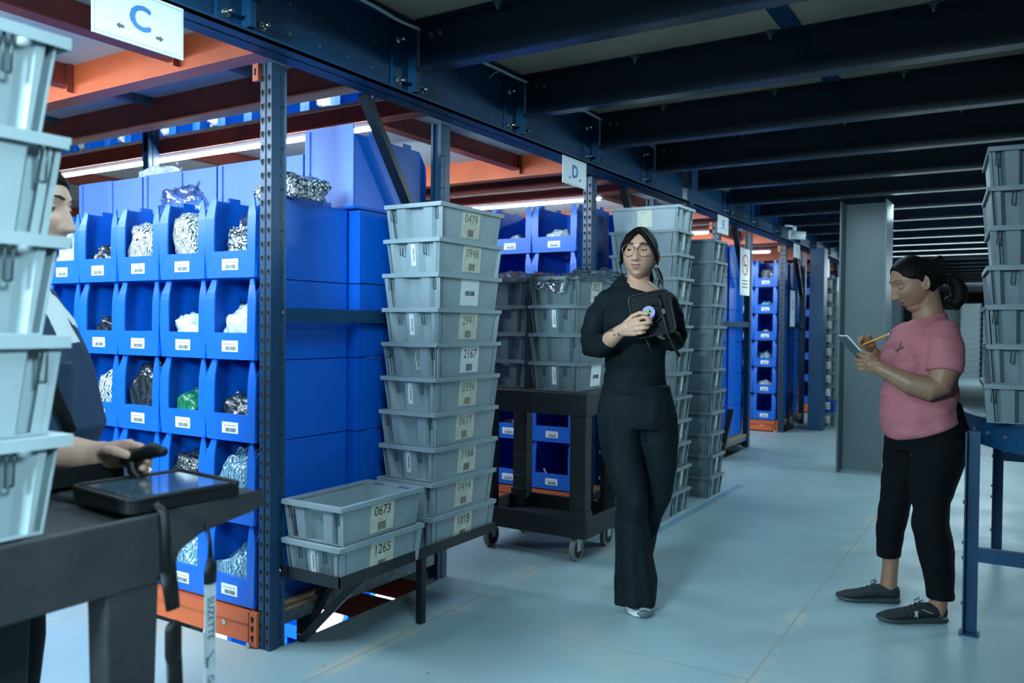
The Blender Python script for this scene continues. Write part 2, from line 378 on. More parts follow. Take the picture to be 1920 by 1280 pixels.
TXT = {}
def text2d(body, size):
    k = (body, size)
    if k in TXT: return TXT[k]
    cu = bpy.data.curves.new('t', 'FONT'); cu.body = body; cu.size = size; cu.align_x = 'CENTER'; cu.align_y = 'CENTER'; cu.resolution_u = 3
    o = bpy.data.objects.new('t', cu); C.objects.link(o); bpy.context.view_layer.update()
    me = bpy.data.meshes.new_from_object(o.evaluated_get(bpy.context.evaluated_depsgraph_get()))
    r = ([tuple(v.co)[:2] for v in me.vertices], [tuple(p.vertices) for p in me.polygons])
    bpy.data.objects.remove(o); bpy.data.curves.remove(cu); bpy.data.meshes.remove(me)
    TXT[k] = r; return r
class Decal:   # flat print on a plane: origin, ux (right), uz (up)
    def __init__(s, o, ux, uz): s.o = Vector(o); s.x = Vector(ux).normalized(); s.z = Vector(uz).normalized(); s.n = s.x.cross(s.z); s.mb = MB()
    def P(s, x, z, h): return s.o+s.x*x+s.z*z+s.n*h
    def rect(s, x0, x1, z0, z1, mi=0, h=.0006):
        s.mb.hexa([s.P(x0,z0,0), s.P(x1,z0,0), s.P(x1,z0,h), s.P(x0,z0,h)], [s.P(x0,z1,0), s.P(x1,z1,0), s.P(x1,z1,h), s.P(x0,z1,h)], mi); return s
    def flat(s, pts, mi, h=.001): s.mb.add([s.P(a, b, h) for a, b in pts], [tuple(range(len(pts)))], mi); return s
    def text(s, body, size, x=0, z=0, mi=1, h=.001, sx=1, rot=0):
        v, f = text2d(body, size); c, q = math.cos(rot), math.sin(rot)
        s.mb.add([s.P(x+(a*c*sx-b*q), z+(a*q*sx+b*c), h) for a, b in v], f, mi); return s
    def bars(s, x0, x1, z0, z1, mi=1, h=.001, vert=False, seed=1):
        rd = random.Random(seed); t = x0 if not vert else z0; e = x1 if not vert else z1
        while t < e:
            wd = rd.choice((.0009, .0016, .0024))*(abs((x1-x0) if not vert else (z1-z0))/.05)
            if not vert: s.flat([(t,z0),(min(t+wd,e),z0),(min(t+wd,e),z1),(t,z1)], mi, h)
            else: s.flat([(x0,t),(x1,t),(x1,min(t+wd,e)),(x0,min(t+wd,e))], mi, h)
            t += wd+rd.choice((.0010, .0018))*(abs((x1-x0) if not vert else (z1-z0))/.05)
        return s
    def disc(s, cx, cz, r, mi, h=.001, r2=0, seg=28, sx=1):
        for k in range(seg):
            a, b = 2*PI*k/seg, 2*PI*(k+1)/seg
            s.flat([(cx+r2*sx*math.cos(a), cz+r2*math.sin(a)), (cx+r*sx*math.cos(a), cz+r*math.sin(a)), (cx+r*sx*math.cos(b), cz+r*math.sin(b)), (cx+r2*sx*math.cos(b), cz+r2*math.sin(b))] if r2 else
                   [(cx,cz), (cx+r*sx*math.cos(a), cz+r*math.sin(a)), (cx+r*sx*math.cos(b), cz+r*math.sin(b))], mi, h)
        return s

# ================================================================ SETTING
RY = [2.08, 4.68, 7.24, 9.68, 12.2, 14.75, 17.3, 19.9]       # front plane of each rack row
RD = 1.09
XE = -2.315
fl = MB(); T = .06
fl.box(-2.31, 7, -4, 40, -T, 0)
spans = [(-4, RY[0]-.01)]+[(RY[i]+RD+.01, RY[i+1]-.01) for i in range(7)]+[(RY[7]+RD, 40)]
for a, b in spans: fl.box(-9, -2.31, a, b, -T, 0)
for y in RY: fl.box(-2.42, -2.31, y-.01, y+.085, -T, 0); fl.box(-2.42, -2.31, y+RD-.085, y+RD+.01, -T, 0)
struct(fl.build('floor', FLOORM))
sb = MB()
for a, b in spans[1:5]:
    for k in range(3): sb.beam((-9, a+.05+k*(b-a-.1)/2, -T-.06), (-2.4, a+.05+k*(b-a-.1)/2, -T-.06), .05, .12)
struct(sb.build('trim_under_floor_beams', RUST))
ce = MB(); ce.box(-2.2, 7, -4, 40, 2.462, 2.50)
struct(ce.build('ceiling', PLY))
struct(MB().box(-12, 8, 40, 40.2, -3, 6).build('wall_back', WALLM))
struct(MB().box(7, 7.2, -4, 40, -3, 6).build('wall_right', WALLM))
struct(MB().box(-12, 8, -4.2, -4, -3, 6).build('wall_front', WALLM))
struct(MB().box(-9.2, -9, -4, 40, -3, 6).build('wall_left', WALLM))
struct(MB().box(-9, 7, -4, 40, -2.75, -2.7).build('floor_lower_level', FLOORM))
struct(MB().box(-9, 7, -4, 40, 5.4, 5.5).build('ceiling_upper_level', PLYW))
for i, (a, b) in enumerate(spans[:5]):
    struct(MB().box(-9, -2.33, a, b+(.08 if i else .03), 2.323, 2.338).build('ceiling_picking_aisle', PLYW))

# edge girder in three lengths, with bolts, cleats, holes
def girder(y0, y1, label, dz=0, dx=0):
    t = thing('edge_girder', label, 'girder', (0, y0, 0))
    L_ = y1-y0; m = MB(); xw = -2.222+dx; zb = 2.142+dz
    m.box(xw-.008, xw, 0, L_, zb, 2.46)                      # web
    m.box(xw-.075, xw+.062, 0, L_, zb, zb+.008)               # bottom flange
    m.box(xw+.050, xw+.062, 0, L_, zb, zb+.016)
    m.box(xw-.075, xw+.055, 0, L_, 2.447, 2.459)
    js = [1.0+.868*k for k in range(0, 30)]
    for jy in js:
        if not (y0+.1 < jy < y1-.1): continue
        c = MB(); j = jy-y0
        c.box(xw, xw+.012, j-.11, j-.012, zb+.03, 2.44); c.box(xw, xw+.012, j+.012, j+.08, zb+.03, 2.44)
        c.box(xw, xw+.055, j-.012, j+.012, zb+.03, 2.44)
        c.build('cleat_plate', NAVY, t)
        if jy < 14:
            for dy in (-.075, .075):
                for z in ((2.205,) if dy > 0 else (2.205, 2.375)):
                    b = MB(); x = xw+.012
                    b.tube([(x, j+dy, z), (x+.009, j+dy, z)], .013, 6, sm=False)
                    b.tube([(x, j+dy, z), (x+.004, j+dy, z)], .017, 14)
                    b.tube([(x, j+dy, z), (x+.036, j+dy, z)], .0075, 10)
                    b.build('bolt', ZINC, t)
    h = m; k = 0; yy = .18
    while yy < min(L_, 9-y0):
        for z in (2.225, 2.33):
            if all(abs(y0+yy-q) > .14 for q in js): h.tube([(xw, yy, z), (xw+.0015, yy, z)], .0065, 10, 1)
        yy += .145
    m.build('girder_beam', [NAVY, GREYT], t)
    return t
girder(-1.0, 6.05, 'long dark blue edge girder above the post beside the C and D signs')
girder(6.12, 13.5, 'dark blue edge girder farther down the aisle past the D sign', -.006, .02)
girder(13.55, 30, 'distant dark blue edge girder running to the far end of the aisle', -.006, .02)
# joists
for k in range(0, 30):
    jy = 1.0+.868*k
    nm = ORD[k-1] if 1 <= k < 12 else None
    lab = f'dark navy steel ceiling joist, {nm} counted from the top of the picture' if nm else 'distant dark navy ceiling joist in the far row'
    if k == 0: lab = 'dark navy steel ceiling joist nearest the camera'
    t = thing('ceiling_joist', lab, 'joist', (0, jy, 0), group='ceiling joists over the main aisle')
    m = MB(); x0, x1 = -2.155, 6.9
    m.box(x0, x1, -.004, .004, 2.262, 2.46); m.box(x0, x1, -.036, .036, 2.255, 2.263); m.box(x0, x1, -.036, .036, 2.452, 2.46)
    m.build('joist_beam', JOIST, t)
    if k < 9:
        for s in range(9):
            x = -1.75+s*.62+(k % 2)*.2
            MB().tube([(x, -.036, 2.438), (x, -.036, 2.452)], .012, 6, sm=False).tube([(x, -.036, 2.425), (x, -.036, 2.452)], .006, 8).box(x-.018, x+.018, -.05, -.02, 2.45, 2.456).build('hanging_bolt', GALV, t)
        for x in (-2.09, -2.045):
            MB().tube([(x, -.004, 2.395), (x, -.016, 2.395)], .011, 8).build('end_bolt', GREYT, t)
for a, b in ((2.0, 3.55), (3.65, 5.3)):
    tag(MB().box(-.88, -.80, a, b, 2.452, 2.4615).build('ceiling_strap', NAVY), 'flat blue strap across the board ceiling '+('between the nearest joists' if a < 3 else 'between the third and fifth joists'), 'strap')

# cable on top of the girder
cb = thing('ceiling_cable', 'white twin cable clipped along the top of the blue edge girder', 'cable')
for off in (0, .012):
    pts = []
    for i in range(80):
        y = 1.9+i*.055; s = math.sin((y-1.87)/.868*2*PI)
        pts.append((-2.165+off+.008*math.sin(y*9), y, 2.432-.02*max(0, math.sin((y-2.735)/.868*PI*2))+.002*math.sin(y*21)))
    MB().tube(pts, .004, 6).build('cable_strand', WIRE, cb)
MB().tube([(-2.16, 3.35, 2.42), (-2.15, 3.3, 2.40), (-2.14, 3.24, 2.36)], .0025, 6).build('cable_tail', WIRE, cb)

# ================================================================ RACKS
def keyhole(m, x, z, y, s=1, mi=1):
    pts = []
    for k in range(11):
        a = R(-20)+R(220)*k/10; pts.append((x+.0075*s*math.cos(a), z+.0075*s*math.sin(a)))
    pts += [(x-.0035*s, z-.012*s), (x-.002*s, z-.015*s), (x+.002*s, z-.015*s), (x+.0035*s, z-.012*s)]
    m.add([(p[0], y, p[1]) for p in pts], [tuple(range(len(pts)))], mi)
def upright(parent, x, y, z0=-.0, z1=2.14, face=-1, detail=True, name='upright'):
    # x,y = front corner nearest aisle; depth .075 in +y*(-face)
    m = MB(); xa, xb = x-.058, x; d = .072*(-face)
    y0, y1 = (y, y+d) if d > 0 else (y+d, y)
    yf = y
    # profile: two keyhole lands with a groove between, return lips
    g = .006*face
    poly = [(xa, yf), (xa+.024, yf), (xa+.027, yf-g), (xa+.031, yf-g), (xa+.034, yf), (xb, yf), (xb, yf+d*.55), (xb-.004, yf+d*.6), (xb-.004, yf+d*.9), (xb, yf+d), (xb-.012, yf+d), (xb-.012, yf+d-.02*(1 if d>0 else -1)), (xa+.012, yf+d-.02*(1 if d>0 else -1)), (xa+.012, yf+d), (xa, yf+d)]
    m.prism(poly, 'z', z0, z1, 0)
    if detail:
        n = int((z1-z0-.03)/.05)
        for k in range(n):
            z = z0+.04+k*.05
            for xx in (xa+.012, xb-.012):
                keyhole(m, xx, z, yf+face*.0012, 1.25, 3); keyhole(m, xx, z, yf+face*.0018, 1.0, 1)
            m.tube([(xb, yf+d*.75, z), (xb+.001, yf+d*.75, z)], .0035, 8, 3 if k % 3 else 1, False)
    o = m.build(name, [POSTM, HOLE, ZINC, GREYT], parent)
    return o
rack_names = ['rack row beside the nearest blue post, under the C sign side', 'second rack row, behind the black cart and the D sign', 'third rack row, beyond the tall tote stacks', 'fourth rack row with the open bins far along the aisle', 'fifth rack row behind the dark blue pillar', 'sixth distant rack row', 'seventh distant rack row', 'eighth distant rack row']
RACK = []
for i, y0 in enumerate(RY):
    t = thing('storage_rack', 'blue and orange steel '+rack_names[i], 'rack', (0, 0, 0))
    RACK.append(t); dt = i < 4
    upright(t, XE, y0, 0, 2.142, -1, dt); upright(t, XE, y0+RD, 0, 2.142, 1, dt)
    upright(t, XE-2.085, y0+RD-.08, 0, 2.55, 1, False); upright(t, XE-2.085, y0+.02, 0, 2.18, -1, False)
    # foot plates / connector plates
    if i < 4:
        for yy, f in ((y0, -1),):
            c = MB(); c.box(XE-.10, XE-.056, yy-.012, yy+.004, .005, .131); c.box(XE-.10, XE-.096, yy-.012, yy+.04, .005, .131)
            for z in (.04, .075, .11): keyhole(c, XE-.078, z, yy-.0135, 1.1, 1)
            c.tube([(XE-.09, yy-.012, .014), (XE-.09, yy-.024, .014)], .010, 6, 2, False)
            c.build('beam_connector', [ORANGE, HOLE, ZINC], t)
            MB().box(XE-.085, XE-.056, yy-.014, yy, 2.08, 2.142).box(XE-.074, XE-.068, yy-.0155, yy-.014, 2.10, 2.125, 1).build('beam_connector', [ORANGE, HOLE], t)
    xl = -8.8 if i < 2 else -5
    # bottom beams: orange sill
    b = MB(); b.box(xl, XE-.1, y0-.004, y0+.04, .012, .085); b.box(xl, XE-.1, y0-.012, y0+.045, .085, .125)
    b.tube([(XE-.24, y0-.004, .065), (XE-.24, y0-.010, .065)], .010, 10, 1)
    b.build('sill_beam', [ORANGE, ZINC], t)
    MB().box(xl, XE-.06, y0+RD-.045, y0+RD, .012, .125).build('sill_beam', ORANGE, t)
    # galvanised side support and chipboard deck under the boxes
    MB().box(XE-.05, XE-.012, y0+.08, y0+RD-.08, .075, .118).box(XE-.05, XE-.012, y0+.08, y0+RD-.08, .118, .122).build('side_rail', GALV, t)
    MB().box(xl, XE-.014, y0+.05, y0+RD-.05, .122, .133).build('shelf_board', CHIP, t)
    # mid crossbar and braces on the end frame
    if i < 6:
        MB().box(XE-.03, XE-.004, y0+.07, y0+RD-.07, 1.205, 1.258).build('crossbar', NAVY, t)
        MB().beam((XE-.012, y0+.50, 2.15), (XE-.012, y0+.89, 1.60), .028, .05, 0, (1,0,0)).build('diagonal_brace', BLACKM, t)
        MB().beam((XE-.016, y0+.18, .0), (XE-.016, y0+.50, .42), .028, .05, 0, (1,0,0)).build('diagonal_brace', BLACKM, t)
        MB().tube([(XE, y0+.055, 1.24), (XE+.006, y0+.055, 1.24)], .007, 8).build('bolt', ZINC, t)
    # top beams
    bm = MB(); bm.box(xl, XE-.06, y0-.004, y0+.045, 2.19, 2.325); bm.box(xl, XE-.06, y0-.010, y0+.075, 2.183, 2.192)
    bm.build('top_beam', ORANGE, t)
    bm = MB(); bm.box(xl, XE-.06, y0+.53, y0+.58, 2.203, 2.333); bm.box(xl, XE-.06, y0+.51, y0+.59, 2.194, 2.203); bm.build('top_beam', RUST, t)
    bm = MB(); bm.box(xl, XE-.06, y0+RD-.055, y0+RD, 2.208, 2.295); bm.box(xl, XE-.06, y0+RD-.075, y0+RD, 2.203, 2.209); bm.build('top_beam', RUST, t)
    if i < 4:
        MB().box(xl, XE-.06, y0+.105, y0+.53, 2.335, 2.345).build('deck_panel', PLYW, t)
        for k in range(6):
            x = XE-.62-k*.85; MB().box(x-.028, x+.028, y0+.105, y0+.53, 2.30, 2.3345).build('deck_cross_member', GALV, t)
        for k in range(8 if i == 0 else 3):
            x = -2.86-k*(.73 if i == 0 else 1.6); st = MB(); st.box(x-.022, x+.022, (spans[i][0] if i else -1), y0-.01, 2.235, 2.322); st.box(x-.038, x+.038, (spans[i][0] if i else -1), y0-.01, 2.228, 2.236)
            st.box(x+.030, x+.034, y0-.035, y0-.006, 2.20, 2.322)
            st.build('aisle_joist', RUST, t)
# LED battens under the rear top beam of racks and in the aisles
def led(x0, x1, y, z, label, parts=True, e=0):
    t = thing('led_tube_light', label, 'light', ((x0+x1)/2, y, z)); h = (x1-x0)/2
    MB().box(-h, h, -.018, .018, .012, .03).build('housing', WHITEP, t)
    MB().box(-h+.02, h-.02, -.014, .014, -.004, .012).build('tube', LED, t)
    return t
led(-5.6, -2.75, 3.135, 2.172, 'glowing white tube light under the red beam behind the nearest bins')
led(-5.6, -2.75, 5.735, 2.172, 'glowing white tube light behind the second rack row')
led(-5.0, -2.75, 8.295, 2.172, 'glowing white tube light behind the third rack row')
led(-5.0, -2.75, 10.735, 2.172, 'glowing white tube light behind the fourth rack row')
led(-5.6, -2.95, 1.15, 2.197, 'tube light over the picking aisle in front of the nearest bins')
led(-5.6, -3.0, 3.9, -.12, 'tube light on the lower level seen through the gap in the floor')
led(-7.5, -3.5, 3.9, 3.6, 'tube light over the upper level bins')
area('rack_light_b', (-3.9, 3.75, 2.1), (-3.9, 4.7, 1.2), 2.4, .1, 24, (.72, .88, 1))
area('rack_light_c', (-3.6, 6.35, 2.1), (-3.6, 7.3, 1.2), 2.0, .1, 18, (.72, .88, 1))
area('rack_light_d', (-3.4, 8.9, 2.1), (-3.2, 9.8, 1.2), 1.6, .1, 18, (.72, .88, 1))
area('lower_light', (-4.4, 3.7, -.3), (-4.5, 4.7, -1.2), 3, .1, 110, (.85, .92, 1))
area('upper_light', (-5.5, 3.7, 3.5), (-5.5, 4.7, 2.7), 3, .2, 45, (.80, .92, 1))

# ================================================================ BLUE BINS
def bin_meshes(wd, d=.476, h=.305):
    k = 'bin%.3f' % wd
    if k in TXT: return TXT[k]
    t = .004; f = .048
    m = MB()
    m.box(.003, wd-.003, .0, d, 0, t)                       # base
    m.box(.003, wd-.003, d-t, d, 0, h)                      # back
    for x0 in (.003, wd-.003-t):
        m.add([(x0,.0,0),(x0,d,0),(x0,d,h),(x0,.04,h),(x0,0,.25),(x0+t,.0,0),(x0+t,d,0),(x0+t,d,h),(x0+t,.04,h),(x0+t,0,.25)],
              [(0,4,3,2,1),(5,6,7,8,9),(0,1,6,5),(1,2,7,6),(2,3,8,7),(3,4,9,8),(4,0,5,9)])
    shell = m.mesh('bin_shell', BLUEB)
    lip = MB(); lip.box(.012, wd-.012, -.006, 0, 0, .098); lip.box(.012, wd-.012, -.006, .012, .094, .101)
    lipm = lip.mesh('bin_front', BLUEC)
    flaps = []
    for side in (0, 1):
        fb = MB(); vs = []; n = 12
        for i in range(n+1):
            z = h*i/n; u = i/n
            y = -.004-.006*math.sin(min(1, u/.9)*PI)**.8+(.008*max(0, (u-.75)/.25)**1.5)
            out = f-(.026*max(0, (u-.78)/.22))-.010*(1-math.sin(min(1, u*1.3+.15)*PI/2))
            # inner edge at f from wall; outer edge towards the neighbour
            xi = f; xo = f-out
            if side: xi, xo = wd-xi, wd-xo
            vs += [(xi, y+.004, z), (xo, y, z), (xo, y+.006, z), (xi, y+.010, z)]
        fs = []
        for i in range(n):
            a = 4*i
            for q in range(4):
                qq = (q+1) % 4; fs.append((a+q, a+qq, a+4+qq, a+4+q) if side else (a+qq, a+q, a+4+q, a+4+qq))
        fs += [(0,1,2,3), (4*n+3,4*n+2,4*n+1,4*n)]
        fb.add(vs, fs); flaps.append(fb.mesh('bin_flap', BLUEF))
    de = Decal((wd*.5, -.0065, .05), (1,0,0), (0,0,1))
    de.rect(-.045, .045, -.021, .021, 0).bars(-.026, .034, -.016, -.001, 1, seed=3)
    for q in range(5): de.flat([(-.034+q*.014, .006), (-.025+q*.014, .006), (-.025+q*.014, .010), (-.034+q*.014, .010)], 2)
    lab = de.mb.mesh('barcode_label', [PAPER, INK, INKF])
    tb = []
    for x0 in (.003, wd-.003-t):
        for y in (.10, .33): tb.append(MB().box(x0, x0+t, y, y+.055, h+.0005, h+.018).mesh('stacking_tab', BLUEB))
    TXT[k] = (shell, lipm, flaps, lab, tb); return TXT[k]
def pick_bin(x, y, z, wd, label, group, rz=0, full=True, front=True, top=False):
    sh, lp, fl_, lb, tb = bin_meshes(wd)
    t = thing('picking_bin', label, 'bin', (x, y, z), rz, group)
    put('bin_shell', sh, t)
    if top:
        for q in tb: put('stacking_tab', q, t)
    if front:
        put('front_panel', lp, t)
        for f in fl_: put('side_flap', f, t)
        if full: put('barcode_label', lb, t)
    else: put('front_panel', lp, t)
    return t
ROWN = ['bottom row', 'second row up', 'third row up', 'fourth row up', 'fifth row up', 'sixth row up']
ZR = [.1345+.309*k for k in range(7)]
CW = .285
rd = random.Random(4)
for c in range(7):
    for r in range(5):
        x = -2.405-CW*(c+1)
        cn = 'right beside the post' if c == 0 else f'{ORD[c]} column left of the post'
        pick_bin(x, 2.095+rd.uniform(0, .008), ZR[r], CW, f'open blue bin in the nearest rack, {ROWN[r]}, {cn}', 'blue bins in the nearest rack', top=r == 4)
# rear-half boxes of the nearest rack, seen from the aisle end (turned to face the far side)
for r in range(5):
    pick_bin(-2.350, 3.07, ZR[r], .30, f'rear blue box behind the grey tote stack, {ROWN[r]}', 'rear boxes of the nearest rack', PI, True, True)
for c in range(7):
    x = -2.385-.285*c
    t = pick_bin(x, 3.07-.008*(c % 2), ZR[5]+.014, .282, f'blue box on the top tier over the open bins, {ORD[c]} from the aisle', 'upright boxes on the top tier', PI, False, True, True)
    if c: t.scale = (1, 1, .82-.02*(c % 2))
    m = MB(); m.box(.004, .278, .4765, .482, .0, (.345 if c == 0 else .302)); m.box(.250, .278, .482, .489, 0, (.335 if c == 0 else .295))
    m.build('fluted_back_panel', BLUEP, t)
tag(MB().box(-4.37, -2.352, 2.56, 3.06, ZR[5]+.001, ZR[5]+.012).build('shelf_sheet', BLUEB), 'thin blue sheet under the top tier boxes', 'sheet')
# end column side sheets so the flank of the near column reads as stacked boxes is given by the shells themselves
for i, (cols, x0, wd) in enumerate(((3, -2.42, .335), (1, -2.38, .30), (2, -2.40, .27))):
    y = RY[i+1]+.015
    for c in range(cols):
        for r in range(6):
            pick_bin(x0-wd*(c+1), y, ZR[r], wd, f'open blue bin in the {ORD[i+1]} rack row, {ROWN[r]}, {ORD[c]} column from the aisle', f'blue bins in the {ORD[i+1]} rack row', top=r == 5)
    for r in range(6):
        pick_bin(-2.39, y+1.05, ZR[r], .30, f'rear blue box at the aisle end of the {ORD[i+1]} rack row, {ROWN[r]}', f'rear boxes of the {ORD[i+1]} rack row', PI, False, top=r == 5)
for i in (4, 5, 6, 7):
    for r in range(6):
        for q, yy, rz in ((0, RY[i]+.015, 0), (1, RY[i]+1.06, PI)):
            t = thing('picking_bin', f'blue box far down the aisle in the {ORD[i]} rack row', 'bin', (-2.385 if q else -2.70, yy, ZR[r]), rz, f'boxes of the {ORD[i]} rack row')
            put('bin_shell', bin_meshes(.30)[0], t); put('front_panel', bin_meshes(.30)[1], t)
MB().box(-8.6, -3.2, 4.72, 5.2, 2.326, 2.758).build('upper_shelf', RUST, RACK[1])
for c in range(16):      # upper level, seen through the slot over the nearest rack
    pick_bin(-3.2-.33*(c+1), 4.70, 2.76, .33, 'blue bin on the upper level glimpsed between the red beams', 'upper level bins', 0, False)
for c in range(9):       # lower level
    for r in range(4):
        if c % 2: pick_bin(-3.1-.33*(c+1), 4.70, -1.65+.31*r, .33, 'blue bin on the lower level seen through the floor gap', 'lower level bins', 0, False)
        else: tag(MB().box(0, .32, 0, .45, 0, .30).box(.01, .31, -.004, 0, .02, .14).build('white_carton', WHITEP, None, (-3.1-.33*(c+1), 4.70, -1.65+.31*r), 0, .004), 'white box on the lower level seen through the floor gap', 'box', 'lower level cartons')
lt = thing('lower_rack', 'bright blue perforated rack leg on the lower level below the floor gap', 'rack')
m = MB(); m.box(-2.72, -2.66, 2.60, 2.66, -2.7, -.07)
for k in range(30):
    keyhole(m, -2.705, -.12-k*.05, 2.598, 1.2, 1); keyhole(m, -2.675, -.12-k*.05, 2.598, 1.2, 1)
m.build('upright', [BLUEF, HOLE], lt)
MB().box(-6, -2.66, 3.14, 3.18, -.30, -.18).build('top_beam', RUST, lt)

# ---------------------------------------------------------------- bagged goods
def bag_mesh(key, seed, sx, sy, sz, mats, amp=.35, cl=True):
    if key in TXT: return TXT[key]
    o = Vector((seed*3.1, seed*1.7, seed*.9))
    def fn(p, d):
        a = noise.noise(d*1.6+o)*amp+noise.noise(d*4+o)*amp*.5+abs(noise.noise(d*9+o))*amp*.28
        p = p*(1+a)
        if p.z < -sz*.6: p.z = -sz*.6
        if cl: p.x = max(-.108, min(.118, p.x)); p.y = max(-.09, min(.30, p.y)); p.z = min(.255-sz*.6, max(.002-sz*.6, p.z))
        return p
    m = MB(); m.ell((0, 0, sz*.6), (sx, sy, sz), 40, 26, 0, fn)
    for i in range(2):   # crimped bag corner
        a = seed*1.3+i*2.2; c = Vector((math.cos(a)*sx*.35, abs(math.sin(a))*sy*.4, sz*(.9+.3*i)))
        e = c+Vector((math.cos(a)*.03, math.sin(a)*.03, .055))
        n2 = 7; vs = []
        for j in range(n2):
            s = (j/(n2-1)-.5)*.07; q = Vector((-math.sin(a), math.cos(a), 0))
            vs += [c+q*s*.6+Vector((0, 0, -.01)), e+q*s*1.3+Vector((0, 0, .014*math.sin(j*2.1+seed)))]
        fs = [(2*j, 2*j+2, 2*j+3, 2*j+1) for j in range(n2-1)]
        m.add(vs, fs, 1, True)
    TXT[key] = m.mesh('bag', mats); return TXT[key]
def bag(x, y, z, key, seed, s, mats, label, rz=0, parts=False):
    if key[0] in 'bdf' and z < 1.69: s = (s[0]*1.25, s[1]*.8, s[2]*1.5); x -= .022; y -= .03
    me = bag_mesh(key, seed, *s, mats)
    o = put('bagged_goods', me, None, (x, y, z), rz)
    return tag(o, label, 'bag', 'plastic bags of goods in the bins')
def cx_(c, dx=0): return -2.405-CW*(c+.5)+dx
bags = [   # column, row, kind, label
 (0, 4, BAGK, (.075, .12, .075), 'small bag with a maze print in the top right bin by the post'),
 (1, 4, BAGW, (.085, .14, .105), 'crumpled black and white printed bag in the top row, second bin from the post'),
 (2, 4, BAGW, (.09, .14, .090), 'stack of white printed bags spilling up in the top row, third bin from the post'),
 (3, 4, BAGD, (.085, .12, .065), 'dark shiny film bag in the top row, fourth bin from the post'),
 (4, 4, BAGP, (.08, .12, .09), 'pale see-through bag in the top row behind the man'),
 (0, 3, BAGP, (.080, .12, .085), 'white cloth goods in a clear bag in the second row from top by the post'),
 (1, 3, BAGP, (.085, .12, .065), 'clear bag of white goods in the second row from top, second bin from the post'),
 (2, 3, BAGP, (.08, .12, .030), 'flat pale bag low in the second row from top, third bin'),
 (3, 3, BAGD, (.085, .12, .055), 'dark green black bag in the second row from top, fourth bin'),
 (0, 2, BAGD, (.075, .12, .055), 'dark clear bag low in the middle row by the post'),
 (1, 2, BAGG, (.075, .12, .065), 'green printed pouch in the middle row, second bin from the post'),
 (2, 2, BAGD, (.090, .13, .115), 'tall black shiny bag in the middle row, third bin from the post'),
 (3, 2, BAGW, (.08, .12, .085), 'white striped bag in the middle row, fourth bin from the post'),
 (0, 1, BAGT, (.085, .13, .100), 'teal swirl printed bag in the lower row by the post'),
 (1, 1, BAGD, (.085, .13, .090), 'dark patterned bag in the lower row behind the tablet'),
 (2, 1, BAGK, (.075, .13, .05), 'maze printed bag in the lower row above the tablet'),
 (0, 0, BAGT, (.095, .14, .070), 'teal and white swirl bag in the bottom bin by the post'),
 (1, 0, BAGT, (.085, .13, .075), 'blue swirl printed bag in the bottom row, second bin from the post'),
]
for i, (c, r, mt, s, lab) in enumerate(bags):
    bag(cx_(c, .006), 2.095+.135, ZR[r]+.005+(.02 if s[2] < .06 else .012), 'b%d' % i, i+1, s, [mt, FILM], lab, 0)
bag(cx_(1, .03), 2.30, ZR[2]+.10, 'b30', 31, (.06, .07, .05), [BAGK, FILM], 'maze patterned pouch on top of the green one in the middle row')
bag(cx_(2, .02), 2.28, ZR[4]+.13, 'b31', 32, (.07, .09, .06), [BAGC, FILM], 'bright cyan item inside clear film at the top of the third bin')
bag(cx_(2, .02), 2.34, ZR[5]-.02, 'b32', 33, (.10, .10, .055), [FILM, FILM], 'clear film bag rising above the third bin of the top row')
bag(-3.93, 2.80, 1.945, 'b33', 34, (.17, .12, .05), [BAGP, FILM], 'pale layered plastic bags lying on the top tier boxes')
bag(-2.46, 2.36, ZR[5]+.0, 'b34', 35, (.13, .17, .045), [BAGK, FILM], 'maze printed plastic bag lying on top of the blue boxes right of the post')
bag(-2.50, 2.22, ZR[4]+.05, 'b35', 36, (.05, .08, .09), [FILM, FILM], 'clear wrap poking past the perforated post in the top bin')
xD = [-2.42-.335*(c+.5) for c in range(3)]
for j, (c, r, mt, s) in enumerate([(0, 5, BAGP, (.09, .13, .06)), (1, 5, BAGW, (.08, .12, .05)), (0, 1, BAGD, (.08, .1, .03)), (0, 2, BAGK, (.10, .14, .07)), (1, 1, BAGD, (.08, .12, .05)), (1, 2, BAGP, (.07, .12, .04))]):
    bag(xD[c], RY[1]+.17, ZR[r]-.012+(.06 if (c, r) == (0, 2) else .01), 'd%d' % j, j+50, s, [mt, FILM], f'bagged goods in the second rack row, {ROWN[r]}, {ORD[c]} column from the aisle')
for r in range(1, 6):
    bag(-2.535, RY[3]+.16, ZR[r]-.012, 'f%d' % r, r+70, (.085, .12, .05+.012*(r % 3)), [(BAGP, BAGT, BAGW, BAGC, BAGK)[r-1], FILM], f'bagged goods in the fourth rack row, {ROWN[r]}')
bag(-2.56, RY[3]+.2, ZR[5]+.10, 'f9', 79, (.10, .12, .07), [BAGK, FILM], 'bulging patterned bag at the top of the fourth rack row')
for j in range(9):
    bag(-3.36-.66*j, 4.84, 2.90, 'u%d' % (j % 3), 90+j % 3, (.11, .12, .09), [BAGP, BAGP], 'white bag bulging out of the upper level bins', j*.7)
tp = thing('tape_roll', 'pale plastic lid resting over the green pouch in the middle row', 'lid', (cx_(1, .04), 2.26, ZR[2]+.125))
MB().tube([(0,0,0), (0,0,.006)], .06, 24).build('lid_disc', WHITEP, tp); MB().ring((0,0,.004), (0,0,1), .06, .005).build('lid_rim', WHITEP, tp)
cbn = thing('cable_bundle', 'loop of clear tubing in the bottom bin of the second rack row', 'tubing', (xD[0], RY[1]+.05, ZR[0]+.02))
for k in range(4):
    MB().tube([(-.09+.012*k, .02, .10-.02*k), (-.05, 0, .05), (0, -.01, .015+.008*k), (.09, .0, .01+.01*k)], .005, 6).build('tube_strand', WHITEP, cbn)

